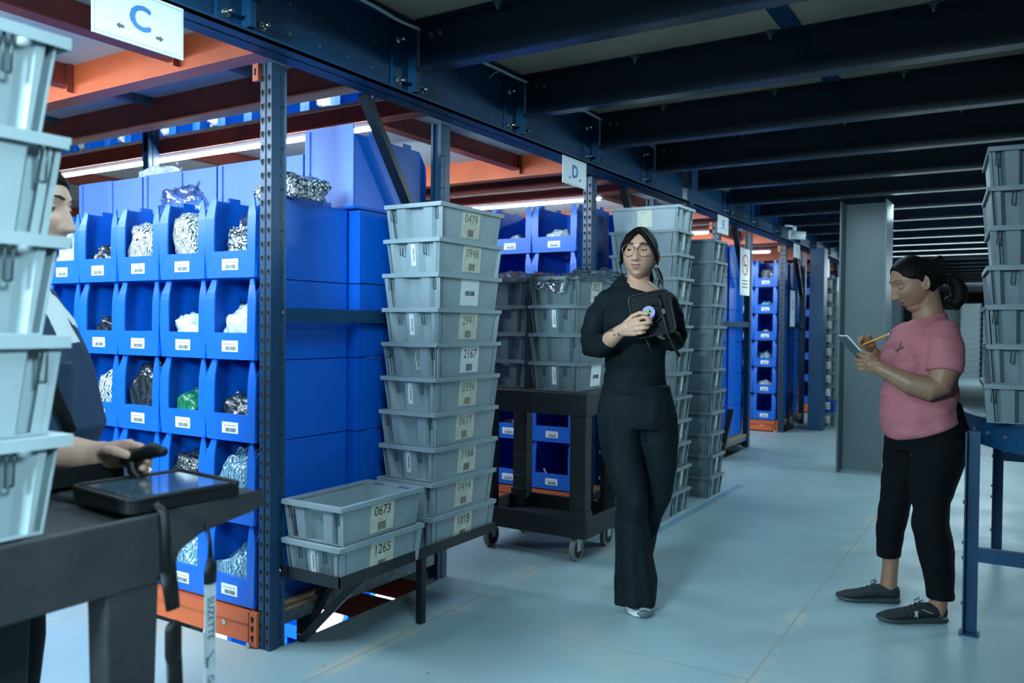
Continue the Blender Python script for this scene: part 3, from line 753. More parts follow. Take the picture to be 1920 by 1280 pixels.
# ================================================================ GREY TOTES
TL, TW, TH = .476, .296, .1428
def tote_mesh(variant, mt, iw=0):
    k = 'tote%s%s' % (variant, mt.name)
    if k in TXT: return TXT[k]
    m = MB(); hw, hl = TW/2-.010-iw*.5, TL/2-.012; bw, bl = TW/2-.022-iw, TL/2-.026; t = .004; zt = TH-.008
    def wall(p0, p1, q0, q1, n, mi=0):   # bottom p0->p1, top q0->q1, inward normal n
        n = Vector(n)*t
        m.hexa([Vector(p0), Vector(p1), Vector(p1)+n, Vector(p0)+n], [Vector(q0), Vector(q1), Vector(q1)+n, Vector(q0)+n], mi)
    e = .026
    wall((bw,-bl,0), (bw,bl,0), (hw,-hl,zt), (hw,hl,zt), (-1,0,0)); wall((-bw,bl,0), (-bw,-bl,0), (-hw,hl,zt), (-hw,-hl,zt), (1,0,0))
    wall((-bw,-bl+e,0), (bw,-bl+e,0), (-hw,-hl+e,zt), (hw,-hl+e,zt), (0,1,0)); wall((bw,bl-e,0), (-bw,bl-e,0), (hw,hl-e,zt), (-hw,hl-e,zt), (0,-1,0))
    m.box(-bw, bw, -bl, bl, 0, .004)
    # pilasters on both ends: type a (two wide) at -y, type b (corner, centre, corner) at +y
    A = [(-.5, -.47), (-.40, -.11), (.11, .40), (.47, .5)]; B = [(-.5, -.32), (-.165, .165), (.32, .5)]
    for sg, pl in ((-1, A), (1, B)):
        for a, b in pl:
            xa0, xb0, xa1, xb1 = a*2*bw, b*2*bw, a*2*hw, b*2*hw
            y0o, y0i, y1o, y1i = sg*bl, sg*(bl-e-.002), sg*hl, sg*(hl-e-.002)
            ch = .017
            v = [(xa0+ch, y0o, 0), (xb0-ch, y0o, 0), (xb0, y0i, 0), (xa0, y0i, 0)]; w_ = [(xa1+ch, y1o, zt), (xb1-ch, y1o, zt), (xb1, y1i, zt), (xa1, y1i, zt)]
            if sg > 0: v = v[::-1]; w_ = w_[::-1]
            m.hexa(v, w_)
        # wire clips hanging in the recesses
        cs = (-.435, .435) if pl is A else (-.23, .23)
        for c in cs:
            for dx in (-.006, .006):
                x = c*2*(hw*.97)+dx; m.tube([(x, sg*(hl+.001), zt), (x, sg*(hl-.006), zt-.058)], .0022, 6, 1)
            m.tube([(c*2*hw*.97-.006, sg*(hl-.006), zt-.058), (c*2*hw*.97+.006, sg*(hl-.006), zt-.058)], .0022, 6, 1)
    # rim
    rw, rl = TW/2, TL/2
    for x0, x1, y0, y1 in ((-rw, rw, -rl, -hl+.008), (-rw, rw, hl-.008, rl), (-rw, -hw+.008, -hl+.008, hl-.008), (hw-.008, rw, -hl+.008, hl-.008)):
        m.box(x0, x1, y0, y1, TH-.010, TH)
    m.box(rw-.003, rw, -rl, rl, TH-.017, TH-.010); m.box(-rw, -rw+.003, -rl, rl, TH-.017, TH-.010)
    m.box(-rw, rw, -rl, -rl+.003, TH-.017, TH-.010); m.box(-rw, rw, rl-.003, rl, TH-.017, TH-.010)
    TXT[k] = m.mesh('tote_body', [mt, CLIP]); return TXT[k]
def tote(x, y, z, label, group, flip=False, rz=0, lab=None, mt=None, sticker=True, seed=0, jit=.003, zs=1):
    """flip turns the tote end for end, so a stack alternates; lab=(text, paper, ink, side, pos)"""
    rj = random.Random(seed*13+5); mt = mt or TOTE
    t = thing('grey_tote', label, 'tote', (x+rj.uniform(-jit, jit), y+rj.uniform(-jit, jit), z), rz+(PI if flip else 0)+rj.uniform(-.006, .006), group); t.scale = (1, 1, zs)
    put('tote_body', tote_mesh('m' if mt is not TOTE3 else 'w', mt, .012 if mt is TOTE3 else 0), t, bevel=0)
    hw, bw, zt = TW/2-.010, TW/2-.022, TH-.008
    s = -1 if flip else 1
    if lab:
        txt, pap, ink, side, pos, wd, hg = lab
        sl = (hw-bw)/zt; zc = .072; sx = s*side
        de = Decal((sx*(bw+sl*zc+.0005), pos*s*side, zc), (0, sx, 0), (sx*sl, 0, 1))
        de.rect(-wd/2, wd/2, -hg/2, hg/2, 0)
        if txt: de.text(txt, .052, 0, hg*.18, 1, sx=.92).text('. . . . . . .', .008, 0, -.014, 1).bars(-.022, .022, -hg*.44, -hg*.18, 1, seed=seed+1)
        else: de.text('. . . . .', .008, 0, .010, 1).bars(-.034, .034, -.016, .004, 1, seed=seed+1)
        de.mb.build('number_label', [pap, ink], t)
    if sticker:   # upright bar code on the centre panel of the end facing world -y (rz=0)
        if flip:
            yy = TL/2-.012; yb = TL/2-.026; sl = (yy-yb)/zt; zc = .075
            de = Decal((0, yb+sl*zc+.0008, zc), (-1, 0, 0), (0, sl, 1))
            de.rect(-.0115, .0115, -.044, .044, 0).bars(-.001, .006, -.028, .026, 1, vert=True, seed=seed)
        elif seed % 3 == 0:
            yy = TL/2-.038; yb = TL/2-.052; sl = (yy-yb)/zt; zc = .070
            de = Decal((.012, -(yb+sl*zc+.0008), zc), (1, 0, .10), (-.10, -sl, 1))
            de.rect(-.010, .010, -.042, .042, 0).bars(-.002, .005, -.028, .026, 1, vert=True, seed=seed)
        else: de = None
        if de: de.mb.build('barcode_sticker', [PAPER if seed % 2 else CREAM, INK], t)
    return t
PITCH = .1428
# hung shelf
hs = thing('hung_shelf', 'black angle-iron shelf frame bolted to the post, carrying the numbered totes', 'shelf')
m = MB(); zb = .268
m.box(-2.029, -2.024, 2.135, 3.148, zb, zb+.038); m.box(-2.30, -2.024, 2.135, 2.140, zb, zb+.038); m.box(-2.30, -2.024, 3.143, 3.148, zb, zb+.038)
m.box(-2.30, -2.024, 2.135, 3.148, zb-.004, zb); m.box(-2.314, -2.28, 2.128, 2.1345, zb+.0, zb+.04)
m.build('shelf_frame', BLACKM, hs)
MB().box(-2.050, -2.022, 2.60, 2.628, 0, zb-.004).build('leg', BLACKM, hs)
MB().beam((-2.30, 2.22, .0), (-2.07, 2.30, zb-.01), .03, .03).build('strut', BLACKM, hs)
MB().tube([(-2.31, 2.125, zb+.02), (-2.31, 2.118, zb+.02)], .009, 10).build('bolt', ZINC, hs)
nums = ['1018', '0414', '1166', '0617', '0394', '2167', '2941', None, '0948', '0479']
for i, n in enumerate(nums):
    z = .269+i*PITCH; y = 2.90
    pap, ink = (PAPER, INK) if n in ('2167', None) else (CREAM, INKF if n not in ('1166', '1018') else INK)
    if n == '2167': ink = INK
    side = 'with white unnumbered barcode label' if n is None else f'with number label {n}'
    tote(-2.163+.003*i, y, z, f'grey tote {side}, {ORD[i]} from the bottom of the ten-high stack', 'totes on the hung shelf', flip=(i % 2 == 1) != True and i != 0 or i == 0, lab=(n, pap, ink, 1, -.004+.008*((i*7) % 3), .132, .116), seed=i+1)
for i, n in enumerate(['1265', '0673']):
    tote(-2.158, 2.36, .269+i*PITCH, f'{["lower", "open upper"][i]} grey tote with number label {n} in the short stack of two', 'totes on the hung shelf', flip=(i == 0), lab=(n, CREAM, INK, 1, .0, .132, .116), seed=i+21)

# black service cart with totes
ct = thing('service_cart', 'black two-shelf utility cart in the aisle behind the woman in black', 'cart', (-2.18, 3.93, 0))
hx, hy = .335, .225
def tray(m, z0, z1, lipt, mi=0):
    m.box(-hx+lipt, hx-lipt, -hy+lipt, hy-lipt, z0, z0+.03, mi)
    for a in ((-hx, hx, -hy, -hy+lipt), (-hx, hx, hy-lipt, hy), (-hx, -hx+lipt, -hy+lipt, hy-lipt), (hx-lipt, hx, -hy+lipt, hy-lipt)): m.box(*a, z0, z1, mi)
m = MB(); tray(m, .122, .228, .018); m.build('lower_tray', CARTB, ct, bevel=.004)
m = MB(); m.box(-hx, hx, -hy, hy, .745, .862); m.build('top_shelf', CARTB, ct, bevel=.006)
for sx in (-1, 1):
    for sy in (-1, 1):
        m = MB(); x = sx*(hx-.055); y = sy*(hy-.045)
        m.box(x-.045, x+.045, y-.035, y+.035, .20, .75); m.box(x-.053, x+.036, y-.043, y+.036, .153, .26) if sx < 0 else m.box(x-.036, x+.053, y-.043, y+.036, .153, .26)
        for z in (.33, .45, .58): m.box(x-.046, x+.046, y-.036, y+.036, z, z+.006)
        m.build('corner_leg', CARTB, ct, bevel=.006)
        cs = MB(); wx = sx*(hx-.075); wy = sy*(hy-.045); a = .35*sx
        cs.cyl((wx, wy, .117), (wx, wy, .1215), .028, 16); cs.box(wx-.018, wx-.015, wy-.022, wy+.022, .05, .118); cs.box(wx+.015, wx+.018, wy-.022, wy+.022, .05, .118)
        co = cs.build('caster_fork', ZINC, ct)
        MB().cyl((wx-.013, wy, .058), (wx+.013, wy, .058), .058, 28).build('wheel_tyre', WHEELM, co)
        MB().cyl((wx-.0145, wy, .058), (wx+.0145, wy, .058), .044, 24).build('wheel_hub', RUBBER, co)
tag(MB().box(-2.42, -2.25, 3.78, 3.82, .146, .152).build('paper_scrap', NOTE), 'small pale paper scrap in the lower tray of the black cart', 'paper')
for i in range(4):
    tote(-2.07, 3.985, .863+i*.1485, f'grey tote in the right-hand stack on the black cart, {ORD[i]} from the bottom', 'totes on the black cart', flip=i % 2 == 0, lab=((None if i < 3 else '0825'), PAPER if i < 3 else CREAM, INK, 1, .0, .12, .112) if i in (0, 3) else None, seed=i+31, mt=TOTE2, zs=1.04)
    tote(-2.43, 4.06, .863+i*.1485, f'grey tote in the left-hand stack on the black cart, {ORD[i]} from the bottom', 'totes on the black cart', flip=i % 2 == 1, lab=(None, CREAM, INK, 1, 0, .12, .112), seed=i+41, mt=TOTE2, sticker=False, zs=1.04)
# clear plastic over the cart totes
def film():
    m = MB(); nu, nv = 60, 22; vs = []
    for j in range(nv+1):
        for i in range(nu+1):
            u = i/nu-.5; v = j/nv-.5
            q = Vector((u*5, v*4, 3)); n1 = noise.noise(q*1.3); n2 = noise.noise(q*3.7); n3 = abs(noise.noise(q*7))
            vs.append((u*.74, v*.40+.03*n1, .028+.035*n1+.022*n2+.02*n3-(.055*max(0, -v*2-.6)/.4 if i > 25 and i < 42 else 0)))
    m.add(vs, [(j*(nu+1)+i, j*(nu+1)+i+1, (j+1)*(nu+1)+i+1, (j+1)*(nu+1)+i) for j in range(nv) for i in range(nu)], 0, True)
    o = [Vector(v)+Vector((0, 0, .012+.02*abs(noise.noise(Vector(v)*20)))) for v in vs]
    m.add(o, [(j*(nu+1)+i, j*(nu+1)+i+1, (j+1)*(nu+1)+i+1, (j+1)*(nu+1)+i) for j in range(nv) for i in range(nu)], 0, True)
    return m
tag(film().build('plastic_sheet', FILM, None, (-2.12, 3.90, .862+4*.1485-.035), .03), 'crumpled clear plastic sheet lying over the totes on the black cart', 'plastic sheet')

# tall stacks standing in the aisle: long side to the camera, short end towards the aisle
def turned(x, y, z, label, group, i, mt, lab=None, stk=True, rzb=PI/2, zs=1.06):
    t = thing('grey_tote', label, 'tote', (x, y, z), rzb+(PI if i % 2 else 0)+random.Random(i*3+7).uniform(-.01, .01), group); t.scale = (1, 1, zs)
    put('tote_body', tote_mesh('m', mt), t)
    hw, bw, zt = TW/2-.010, TW/2-.022, TH-.008; s = -1 if i % 2 else 1
    if lab is not None:
        sl = (hw-bw)/zt; zc = .072; sx = s*lab
        de = Decal((-sx*(bw+sl*zc+.0005), 0.0, zc), (0, -sx, 0), (-sx*sl, 0, 1)); de.rect(-.05, .05, -.05, .05, 0); de.mb.build('number_label', [CREAM], t)
    if stk:
        sg = -1 if not i % 2 else 1
        hl, bl = TL/2-.012, TL/2-.026; sl = (hl-bl)/zt; zc = .070; d = 0 if sg > 0 else .026
        de = Decal((0, sg*(bl+sl*zc+.0008-d), zc), (-sg, 0, 0), (0, sg*sl, 1)); de.rect(-.011, .011, -.042, .042, 0); de.mb.build('barcode_sticker', [CREAM], t)
    return t
for i in range(13):
    turned(-2.075+.004*math.sin(i*2.2), 5.09+.004*math.sin(i*1.3), i*.1515, f'grey tote in the tallest aisle stack behind the woman in black, {ORD[i]} from the floor', 'totes in the tallest aisle stack', i, TOTE2 if i < 12 else TOTE, 1 if i in (12, 11) else None, rzb=PI/2)
for i in range(12):
    turned(-2.06+.005*math.sin(i*2), 5.76+.004*math.sin(i*1.7), i*.1514, f'grey tote in the shorter aisle stack farther back, {ORD[i]} from the floor', 'totes in the shorter aisle stack', i, TOTE2, None, rzb=PI/2)
for i in range(3):
    tote(-1.985, 4.69, i*.1514, f'grey tote in the low stack behind the black cart, {ORD[i]} from the floor', 'totes in the low stack', flip=i % 2 == 1, mt=TOTE2, sticker=False, seed=i+140, zs=1.06)
# totes by the dark blue pillar farther on
tag(MB().box(-2.13, -1.97, 10.10, 10.30, 0, 2.14).build('steel_pillar', NAVY), 'dark blue steel pillar beyond the fourth rack row', 'pillar')
for i in range(11):
    t = thing('grey_tote', f'tote with cream label stacked beyond the dark blue pillar, {ORD[i]} from the floor', 'tote', (-2.06, 10.85, i*.166), 0, 'totes beyond the dark blue pillar')
    put('tote_body', tote_mesh('m', BLUETOTE if i == 1 else TOTE2), t); t.scale = (1, 1, 1.16)
    de = Decal((.02, -TL/2+.016, .075), (1, 0, 0), (0, -.15, 1)); de.rect(-.06, .06, -.04, .04, 0); de.text('0%d%d' % (i+2, (i*7) % 10), .03, 0, .012, 1); de.bars(-.03, .03, -.03, -.012, 1, seed=i)
    de.mb.build('number_label', [PAPER if i == 2 else CREAM, INKF], t)
# distant stacks
for sx_, (x, y, n) in enumerate(((-1.10, 24.0, 13), (-.68, 24.0, 12), (-.26, 24.0, 13), (-2.02, 13.3, 11), (-2.0, 15.9, 12), (-2.0, 18.4, 12), (-1.52, 24.6, 12))):
    for i in range(n):
        t = thing('grey_tote', ['distant grey tote stacked at the far end of the hall', 'distant grey tote beside the rack rows beyond the grey column'][3 <= sx_ < 6], 'tote', (x, y, i*.1435), 0 if sx_ % 2 else PI/2, ['far end totes', 'far rack side totes'][3 <= sx_ < 6])
        put('tote_body', tote_mesh('m', TOTE), t)

# ================================================================ SIGNS
def sign(y, txt, label, name='aisle_sign', z0=1.985, z1=2.133, wd=.285, x=-2.150):
    t = thing(name, label, 'sign', (x, y, z0), 0)
    MB().box(-.0, .004, -wd/2, wd/2, 0, z1-z0).build('sign_plate', SIGNW, t, bevel=.001)
    return t, Decal((.0046, 0, (z1-z0)/2), (0, 1, 0), (0, 0, 1))
def arrows(de, s=1):
    for sg, x, z in ((-1, -.062, -.036), (1, .062, -.036)):
        de.flat([(x-sg*.012, z-.004), (x, z-.004), (x, z-.009), (x+sg*.012, z), (x, z+.009), (x, z+.004), (x-sg*.012, z+.004)][::sg], 1)
for y, L_, nm in ((1.445, 'C', 'white hanging sign with a blue letter C and two arrows'), (4.125, 'D', 'white hanging sign with a blue letter D'), (6.83, 'E', 'white hanging sign with a letter E, above the shorter tote stack'), (9.5, 'F', 'small distant white hanging sign before the green exit sign')):
    t, de = sign(y, L_, nm, z0=1.985 if L_ != 'C' else 1.982, z1=2.135)
    de.text(L_, .098, 0, .0, 0, sx=1.0, h=.0004)
    arrows(de)
    for a in ((-.137, .137, -.068, -.0672), (-.137, .137, .0672, .068), (-.137, -.1362, -.068, .068), (.1362, .137, -.068, .068)):
        de.flat([(a[0], a[2]), (a[1], a[2]), (a[1], a[3]), (a[0], a[3])], 2, .0004)
    # stroke the letter a bit heavier with an offset copy
    de.text(L_, .098, .0035, .0, 0, h=.0005); de.text(L_, .098, -.0035, .0, 0, h=.0003); de.text(L_, .098, 0, .0025, 0, h=.0006); de.text(L_, .098, 0, -.0025, 0, h=.0007)
    de.mb.build('sign_print', [SIGNB, GREYT, GREYT], t)
t = thing('no_smoking_sign', 'tall white no-smoking sign with red ring hung on the third rack row', 'sign', (-2.19, 7.63, 1.50))
MB().box(0, .004, -.15, .15, 0, .43).build('sign_plate', SIGNW, t)
de = Decal((.0046, 0, .22), (0, 1, 0), (0, 0, 1)); de.disc(0, .06, .10, 0, r2=.082)
de.flat([(-.075, .122), (-.062, .135), (.075, -.002), (.062, -.015)][::-1], 0, .0008); de.flat([(-.05, .05), (.05, .05), (.05, .066), (-.05, .066)], 1, .0004)
for k in range(3): de.flat([(-.09, -.09-.03*k), (.09, -.09-.03*k), (.09, -.08-.03*k), (-.09, -.08-.03*k)], 2, .0004)
de.mb.build('sign_print', [RED, INK, INKF], t)
MB().box(0, .002, -.12, -.118, .42, .645).box(0, .002, .118, .12, .42, .645).build('hanger', GREYT, t)
t = thing('notice_board', 'small white notice fixed at the end of the fourth rack row', 'sign', (-2.29, 9.95, 1.22))
MB().box(0, .004, -.11, .11, 0, .42).build('sign_plate', SIGNW, t)
de = Decal((.0046, 0, .25), (0, 1, 0), (0, 0, 1)); de.disc(0, 0, .05, 0, r2=.04); de.mb.build('sign_print', [RED], t)
t = thing('exit_sign', 'green and white emergency exit sign hanging in the far aisle', 'sign', (-2.14, 11.0, 1.78))
MB().box(0, .004, -.24, .24, 0, .31).build('sign_plate', SIGNW, t)
de = Decal((.0046, 0, .155), (0, 1, 0), (0, 0, 1)); de.flat([(-.21, -.13), (.21, -.13), (.21, .13), (-.21, .13)], 0, .0004)
de.disc(-.07, .075, .022, 1); de.flat([(-.10, .045), (-.05, .05), (-.02, -.02), (-.06, -.03)], 1); de.flat([(-.06, -.02), (-.02, -.02), (.02, -.10), (-.005, -.105)], 1)
de.flat([(-.06, -.02), (-.09, -.10), (-.115, -.10), (-.09, -.02)][::-1], 1); de.flat([(-.06, .045), (.0, .01), (.0, -.005), (-.06, .02)][::-1], 1); de.flat([(.09, -.10), (.16, -.10), (.16, .10), (.09, .10)], 1)
de.mb.build('sign_print', [GREEN, SIGNW], t)
# security camera
t = thing('security_camera', 'white bullet security camera under the ceiling joists', 'camera', (-2.0, 8.80, 2.254))
MB().cyl((-.02, 0, .0), (-.02, 0, -.05), .022).cyl((-.09, -.1, .0), (-.02, 0, 0), .010).build('bracket', WHITEP, t)
MB().tube([(-.07, .0, -.085), (.09, .03, -.100)], .042, 20).tube([(-.075, 0, -.08), (-.05, 0, -.08)], .046, 20).build('camera_body', WHITEP, t)
MB().tube([(-.082, -.002, -.084), (-.074, 0, -.085)], .03, 16).build('lens', GREYT, t)

# ================================================================ GREY COLUMN
t = thing('steel_column', 'grey painted steel H column in the middle of the aisle', 'column', (-1.12, 7.38, 0))
MB().box(-.165, .165, .10, .112, 0, 2.255).build('column_web', GREYC, t)
MB().box(-.180, -.165, -.12, .26, 0, 2.255).build('column_flange', GREYC, t, bevel=.004)
MB().box(.165, .180, -.12, .26, 0, 2.255).build('column_flange', GREYC, t, bevel=.004)
t = thing('steel_column', 'distant grey column behind the head of the woman in pink', 'column', (-1.55, 17.2, 0))
MB().box(-.16, .16, -.16, .16, 0, 2.255).build('column_shaft', GREYC, t)

# ================================================================ RIGHT FOREGROUND CONVEYOR TABLE
t = thing('conveyor_table', 'dark blue steel curved conveyor table at the right edge of the frame', 'conveyor', (0, 0, 0))
for i, (x, y) in enumerate(((-.155, 3.70), (-.095, 5.15), (1.25, 3.70))):
    m = MB(); m.box(x-.024, x-.018, y-.022, y+.030, .004, .80); m.box(x-.024, x+.026, y+.024, y+.030, .004, .80); m.box(x-.035, x+.035, y-.03, y+.04, 0, .005)
    for z in (.30, .36, .12, .52): m.tube([(x-.024, y, z), (x-.030, y, z)], .007, 6, 1, False)
    m.build('leg', [NAVY, GREYT], t)
m = MB(); m.box(-.13, 1.25, 3.70, 3.725, .29, .345); m.build('stretcher', NAVY, t); MB().box(-.08, 1.4, 5.14, 5.17, .50, .55).build('stretcher', NAVY, t)
# curved side rail: sweeps away from the near leg to the right
def arc(r, z, n=26, a0=R(185), a1=R(262), c=(1.05, 4.35)): return [(c[0]+r*math.cos(a0+(a1-a0)*i/n), c[1]+r*math.sin(a0+(a1-a0)*i/n), z) for i in range(n+1)]
def band(m, r, z0, z1, th, mi=0):
    P_ = arc(r, 0); Q_ = arc(r-th, 0); n = len(P_); vs = []
    for p, q in zip(P_, Q_): vs += [(p[0], p[1], z0), (q[0], q[1], z0), (q[0], q[1], z1), (p[0], p[1], z1)]
    fs = [(4*i+a, 4*i+4+a, 4*i+4+(a+1) % 4, 4*i+(a+1) % 4) for i in range(n-1) for a in range(4)]+[(0,1,2,3), (4*n-1,4*n-2,4*n-3,4*n-4)]
    m.add(vs, fs, mi, False)
m = MB(); band(m, 1.28, .735, .845, .006); band(m, 1.29, .84, .848, .03); m.build('outer_side_rail', NAVY, t)
m = MB(); band(m, .78, .735, .845, .006); m.build('inner_side_rail', NAVY, t)
bo = MB(); P_ = arc(1.282, .79)
for p in P_[1::2]:
    d = Vector((p[0]-1.05, p[1]-4.35, 0)).normalized(); bo.tube([Vector(p), Vector(p)+d*.008], .008, 6, 0, False)
bo.build('roller_bolts', GREYT, t)
for k in range(18):
    a = R(198)+R(64)*k/17; c = Vector((1.05, 4.35, .826)); d = Vector((math.cos(a), math.sin(a), 0))
    MB().tube([c+d*.79, c+d*1.27], .022, 12).build('roller', GALV, t)
for st, (x, y, n, rz, nm) in enumerate(((.015, 3.82, 7, R(4), 'left-hand'), (.345, 3.60, 6, R(2), 'right-hand'), (.12, 4.48, 6, R(12), 'rear'))):
    for i in range(n):
        tote(x+.004*math.sin(i*2), y, .850+i*.148, f'grey tote in the {nm} stack on the blue conveyor table, {ORD[i]} from the bottom', 'totes on the conveyor table', flip=i % 2 == 1, rz=rz, mt=TOTE2, seed=i*2+61+st, lab=None, zs=1.036)

# ================================================================ LEFT FOREGROUND CART
t = thing('work_cart', 'black plastic work cart in the left foreground carrying the totes and tablet', 'cart', (0, 0, 0))
X0, X1 = -1.735, -1.268
m = MB()
m.box(X0+.014, X1-.014, -.336, .90, .835, .856)      # deck
for a in ((X1-.014, X1, -.35, .90), (X0, X0+.014, -.35, .90), (X0, X1, -.35, -.336)): m.box(*a, .748, .868)
m.build('top_deck', CARTG, t, bevel=.004)
m = MB()
prof = [(.896, .868), (.896, .750), (.912, .765), (.935, .795), (.975, .815), (1.04, .826), (1.10, .834), (1.118, .842), (1.125, .856), (1.118, .870), (1.10, .872)]
m.prism(prof, 'x', X1-.05, X1); m.prism(prof, 'x', X0, X0+.05)
m.prism([(.88, .868), (.88, .845), (1.11, .838), (1.122, .856), (1.112, .871)], 'x', X0+.05, X1-.05)
m.build('handle_end', CARTG, t, bevel=.008)
for x in (X0+.004, X1-.060):
    for y in (.795, -.33): MB().hexa([(x+.005, y+.01, .16), (x+.055, y+.01, .16), (x+.055, y+.08, .16), (x+.005, y+.08, .16)], [(x, y, .76), (x+.056, y, .76), (x+.056, y+.10, .76), (x, y+.10, .76)]).build('corner_leg', CARTG, t, bevel=.006)
MB().box(X0, X1, -.35, .90, .13, .22).build('lower_shelf', CARTG, t, bevel=.006)
for x in (X0+.06, X1-.06):
    for y in (.80, -.25):
        MB().cyl((x-.014, y, .05), (x+.014, y, .05), .05, 24).box(x-.018, x+.018, y-.015, y+.015, .05, .13, 1).build('caster', [WHEELM, ZINC], t)
for i in range(5):
    tote(-1.507, .590, .868+i*.1545, f'large pale tote in the left foreground stack, {ORD[i]} from the bottom', 'totes in the left foreground stack', flip=i % 2 == 0, rz=PI/2, mt=TOTE3, seed=i+91, sticker=False, jit=.002, zs=1.08)
t = thing('parts_tray', 'shallow black tray on the cart beside the totes', 'tray', (-1.665, .945, .8725))
m = MB(); m.box(-.07, .09, -.09, .08, 0, .005)
for a in ((-.07, .09, -.09, -.085), (-.07, .09, .075, .08), (-.07, -.065, -.09, .08), (.085, .09, -.09, .08)): m.box(*a, 0, .042)
m.build('tray_body', RUBBER, t)
def tablet(label, loc, rot, w_=.215, h_=.225, th=.022):
    o = thing('rugged_tablet', label, 'tablet', loc); o.rotation_euler = rot
    m = MB(); r = .02
    pts = []
    for cx, cy, a0 in ((w_/2-r, h_/2-r, 0), (-w_/2+r, h_/2-r, 90), (-w_/2+r, -h_/2+r, 180), (w_/2-r, -h_/2+r, 270)):
        for k in range(5): a = R(a0+k*22.5); pts.append((cx+r*math.cos(a), cy+r*math.sin(a)))
    m.prism(pts, 'z', 0, th, 0); m.build('case', RUBBER, o, bevel=.004)
    m = MB(); 
    for a, b in ((0, 1), (1, 0)):
        pass
    m.tube([(p[0]*.975, p[1]*.975, th) for p in pts+pts[:1]], .005, 8); m.build('bumper', RUBBER, o)
    return o, w_, h_, th
o, w_, h_, th = tablet('rugged black tablet lying screen up on the left foreground cart', (-1.378, .965, .872), (0, 0, R(-6)))
MB().box(-w_/2+.022, w_/2-.022, -h_/2+.020, h_/2-.020, th, th+.0015).build('screen', SCREEN, o)
# straps hanging at the cart edge
t = thing('wrist_strap', 'black webbing strap with clip hanging from the tablet over the cart edge', 'strap', (0, 0, 0))
m = MB(); m.tube([(-1.27, .885, .885), (-1.252, .890, .872), (-1.250, .893, .82), (-1.248, .892, .765)], [(.004, .008)]*4, 8, ref=(1,0,0)); m.tube([(-1.25, .900, .80), (-1.247, .908, .70)], [(.002, .010)]*2, 8, ref=(1,0,0)); m.build('ribbon', RUBBER, t)
MB().tube([(-1.25, .892, .77), (-1.248, .897, .70)], [(.005, .012), (.004, .006)], 10, ref=(1,0,0)).build('clip', RUBBER, t)
MB().tube([(-1.248, .905, .665), (-1.248, .905, .62)], [(.009, .016)]*2, 12, ref=(1,0,0), round_=True).build('buckle', RUBBER, t)
MB().tube([(-1.248, .906, .625), (-1.247, .909, .55), (-1.244, .922, .40)], [(.002, .016)]*3, 8, ref=(1,0,0)).build('tail', RUBBER, t)
t = thing('name_lanyard', 'grey ribbon lanyard printed SUZETTE hanging from the cart end', 'lanyard', (0, 0, 0))
MB().tube([(-1.262, .984, .835), (-1.252, .984, .80), (-1.252, .985, .768)], [(.003, .003), (.003, .004), (.004, .006)], 8).build('cord', RUBBER, t)
MB().tube([(-1.252, .985, .772), (-1.252, .985, .745), (-1.252, .985, .725)], [(.004, .006), (.006, .013), (.006, .013)], 10, ref=(1,0,0)).build('clip', RUBBER, t)
MB().box(-1.2535, -1.2515, .973, .997, .30, .728).build('ribbon', STRAP, t)
de = Decal((-1.2512, .985, .66), (0, 1, 0), (0, 0, 1)); de.text('SUZETTE', .019, 0, 0, 0, h=.0004, rot=-PI/2, sx=1.05)
de.text('Gr', .019, 0, -.115, 0, h=.0004, rot=-PI/2); de.flat([(-.009, -.075), (-.006, -.075), (.009, -.06), (.006, -.06)], 0); de.flat([(-.009, -.088), (-.006, -.090), (-.006, -.070), (-.009, -.070)][::-1], 0)
de.mb.build('name_print', [INK], t)

# ================================================================ PEOPLE
def gs(x, s): return math.exp(-(x/s)**2)
def face_fn(k=1.0, jaw=.36, nose=1.0, smile=0.0):
    """head in local axes: face towards -y, z up, centre of the skull at the origin, 1.0 = 0.215 m tall"""
    def fn(p, d):
        x, y, z = p
        fr = max(0, min(1, (-y-.005)/.05))
        low = max(0, (-z-.012)/.095)
        x *= 1-jaw*low**1.5
        if y > 0: y *= 1-.42*low; 
        if z < -.06 and y > .0: z = z*.86-.008
        if z > .03: x *= 1+.03
        # flatten the front of the face a little
        if y < -.05: y = -.05-(-y-.05)*.90
        y -= fr*.010*gs(x, .030)*gs(z+.098, .018)                      # chin
        y -= fr*.004*gs(z-.034, .011)*gs(abs(x)-.028, .026)             # brow
        y += fr*.013*gs(abs(x)-.031, .018)*gs(z-.012, .014)             # sockets
        nz = max(0, min(1, (.022-z)/.052)) if z > -.034 else max(0, 1-(-.034-z)/.010)
        y -= nose*fr*(.024*nz)*gs(x, .0085+.006*nz)                    # nose ridge
        y -= nose*fr*.007*gs(abs(x)-.0125, .006)*gs(z+.031, .008)         # wings
        y -= fr*.006*gs(abs(x)-.042, .020)*gs(z+.018, .020)             # cheeks
        y -= fr*.0075*gs(x, .024)*gs(z+.052, .0055)                     # upper lip
        y -= fr*.0075*gs(x, .021)*gs(z+.0655, .0060)                    # lower lip
        y += fr*.0055*gs(x, .025)*gs(z+.0588-.0065*smile*min(1.2, (x/.024)**2), .0022)       # mouth line
        y += fr*.004*gs(x, .020)*gs(z+.080, .007)
        return Vector((x, y, z))*k
    return fn
HR = (.073, .094, .110)
def head_rot(yaw, pitch, roll=0):   # yaw about z, pitch forward (nod), then roll
    return Matrix.Rotation(yaw, 3, 'Z') @ Matrix.Rotation(pitch, 3, 'X') @ Matrix.Rotation(roll, 3, 'Y')
def lips_test(c, rot, k):
    inv = rot.inverted(); c = Vector(c)
    def f(v):
        q = (inv @ (Vector(v)-c))/k
        if q.y > -.06: return False
        ex = q.x/.0215
        if abs(ex) > 1: return False
        up = -.0495+.002*ex*ex-.001*gs(q.x, .004); dn = -.0705+.0125*ex*ex
        return dn < q.z < up
    return f
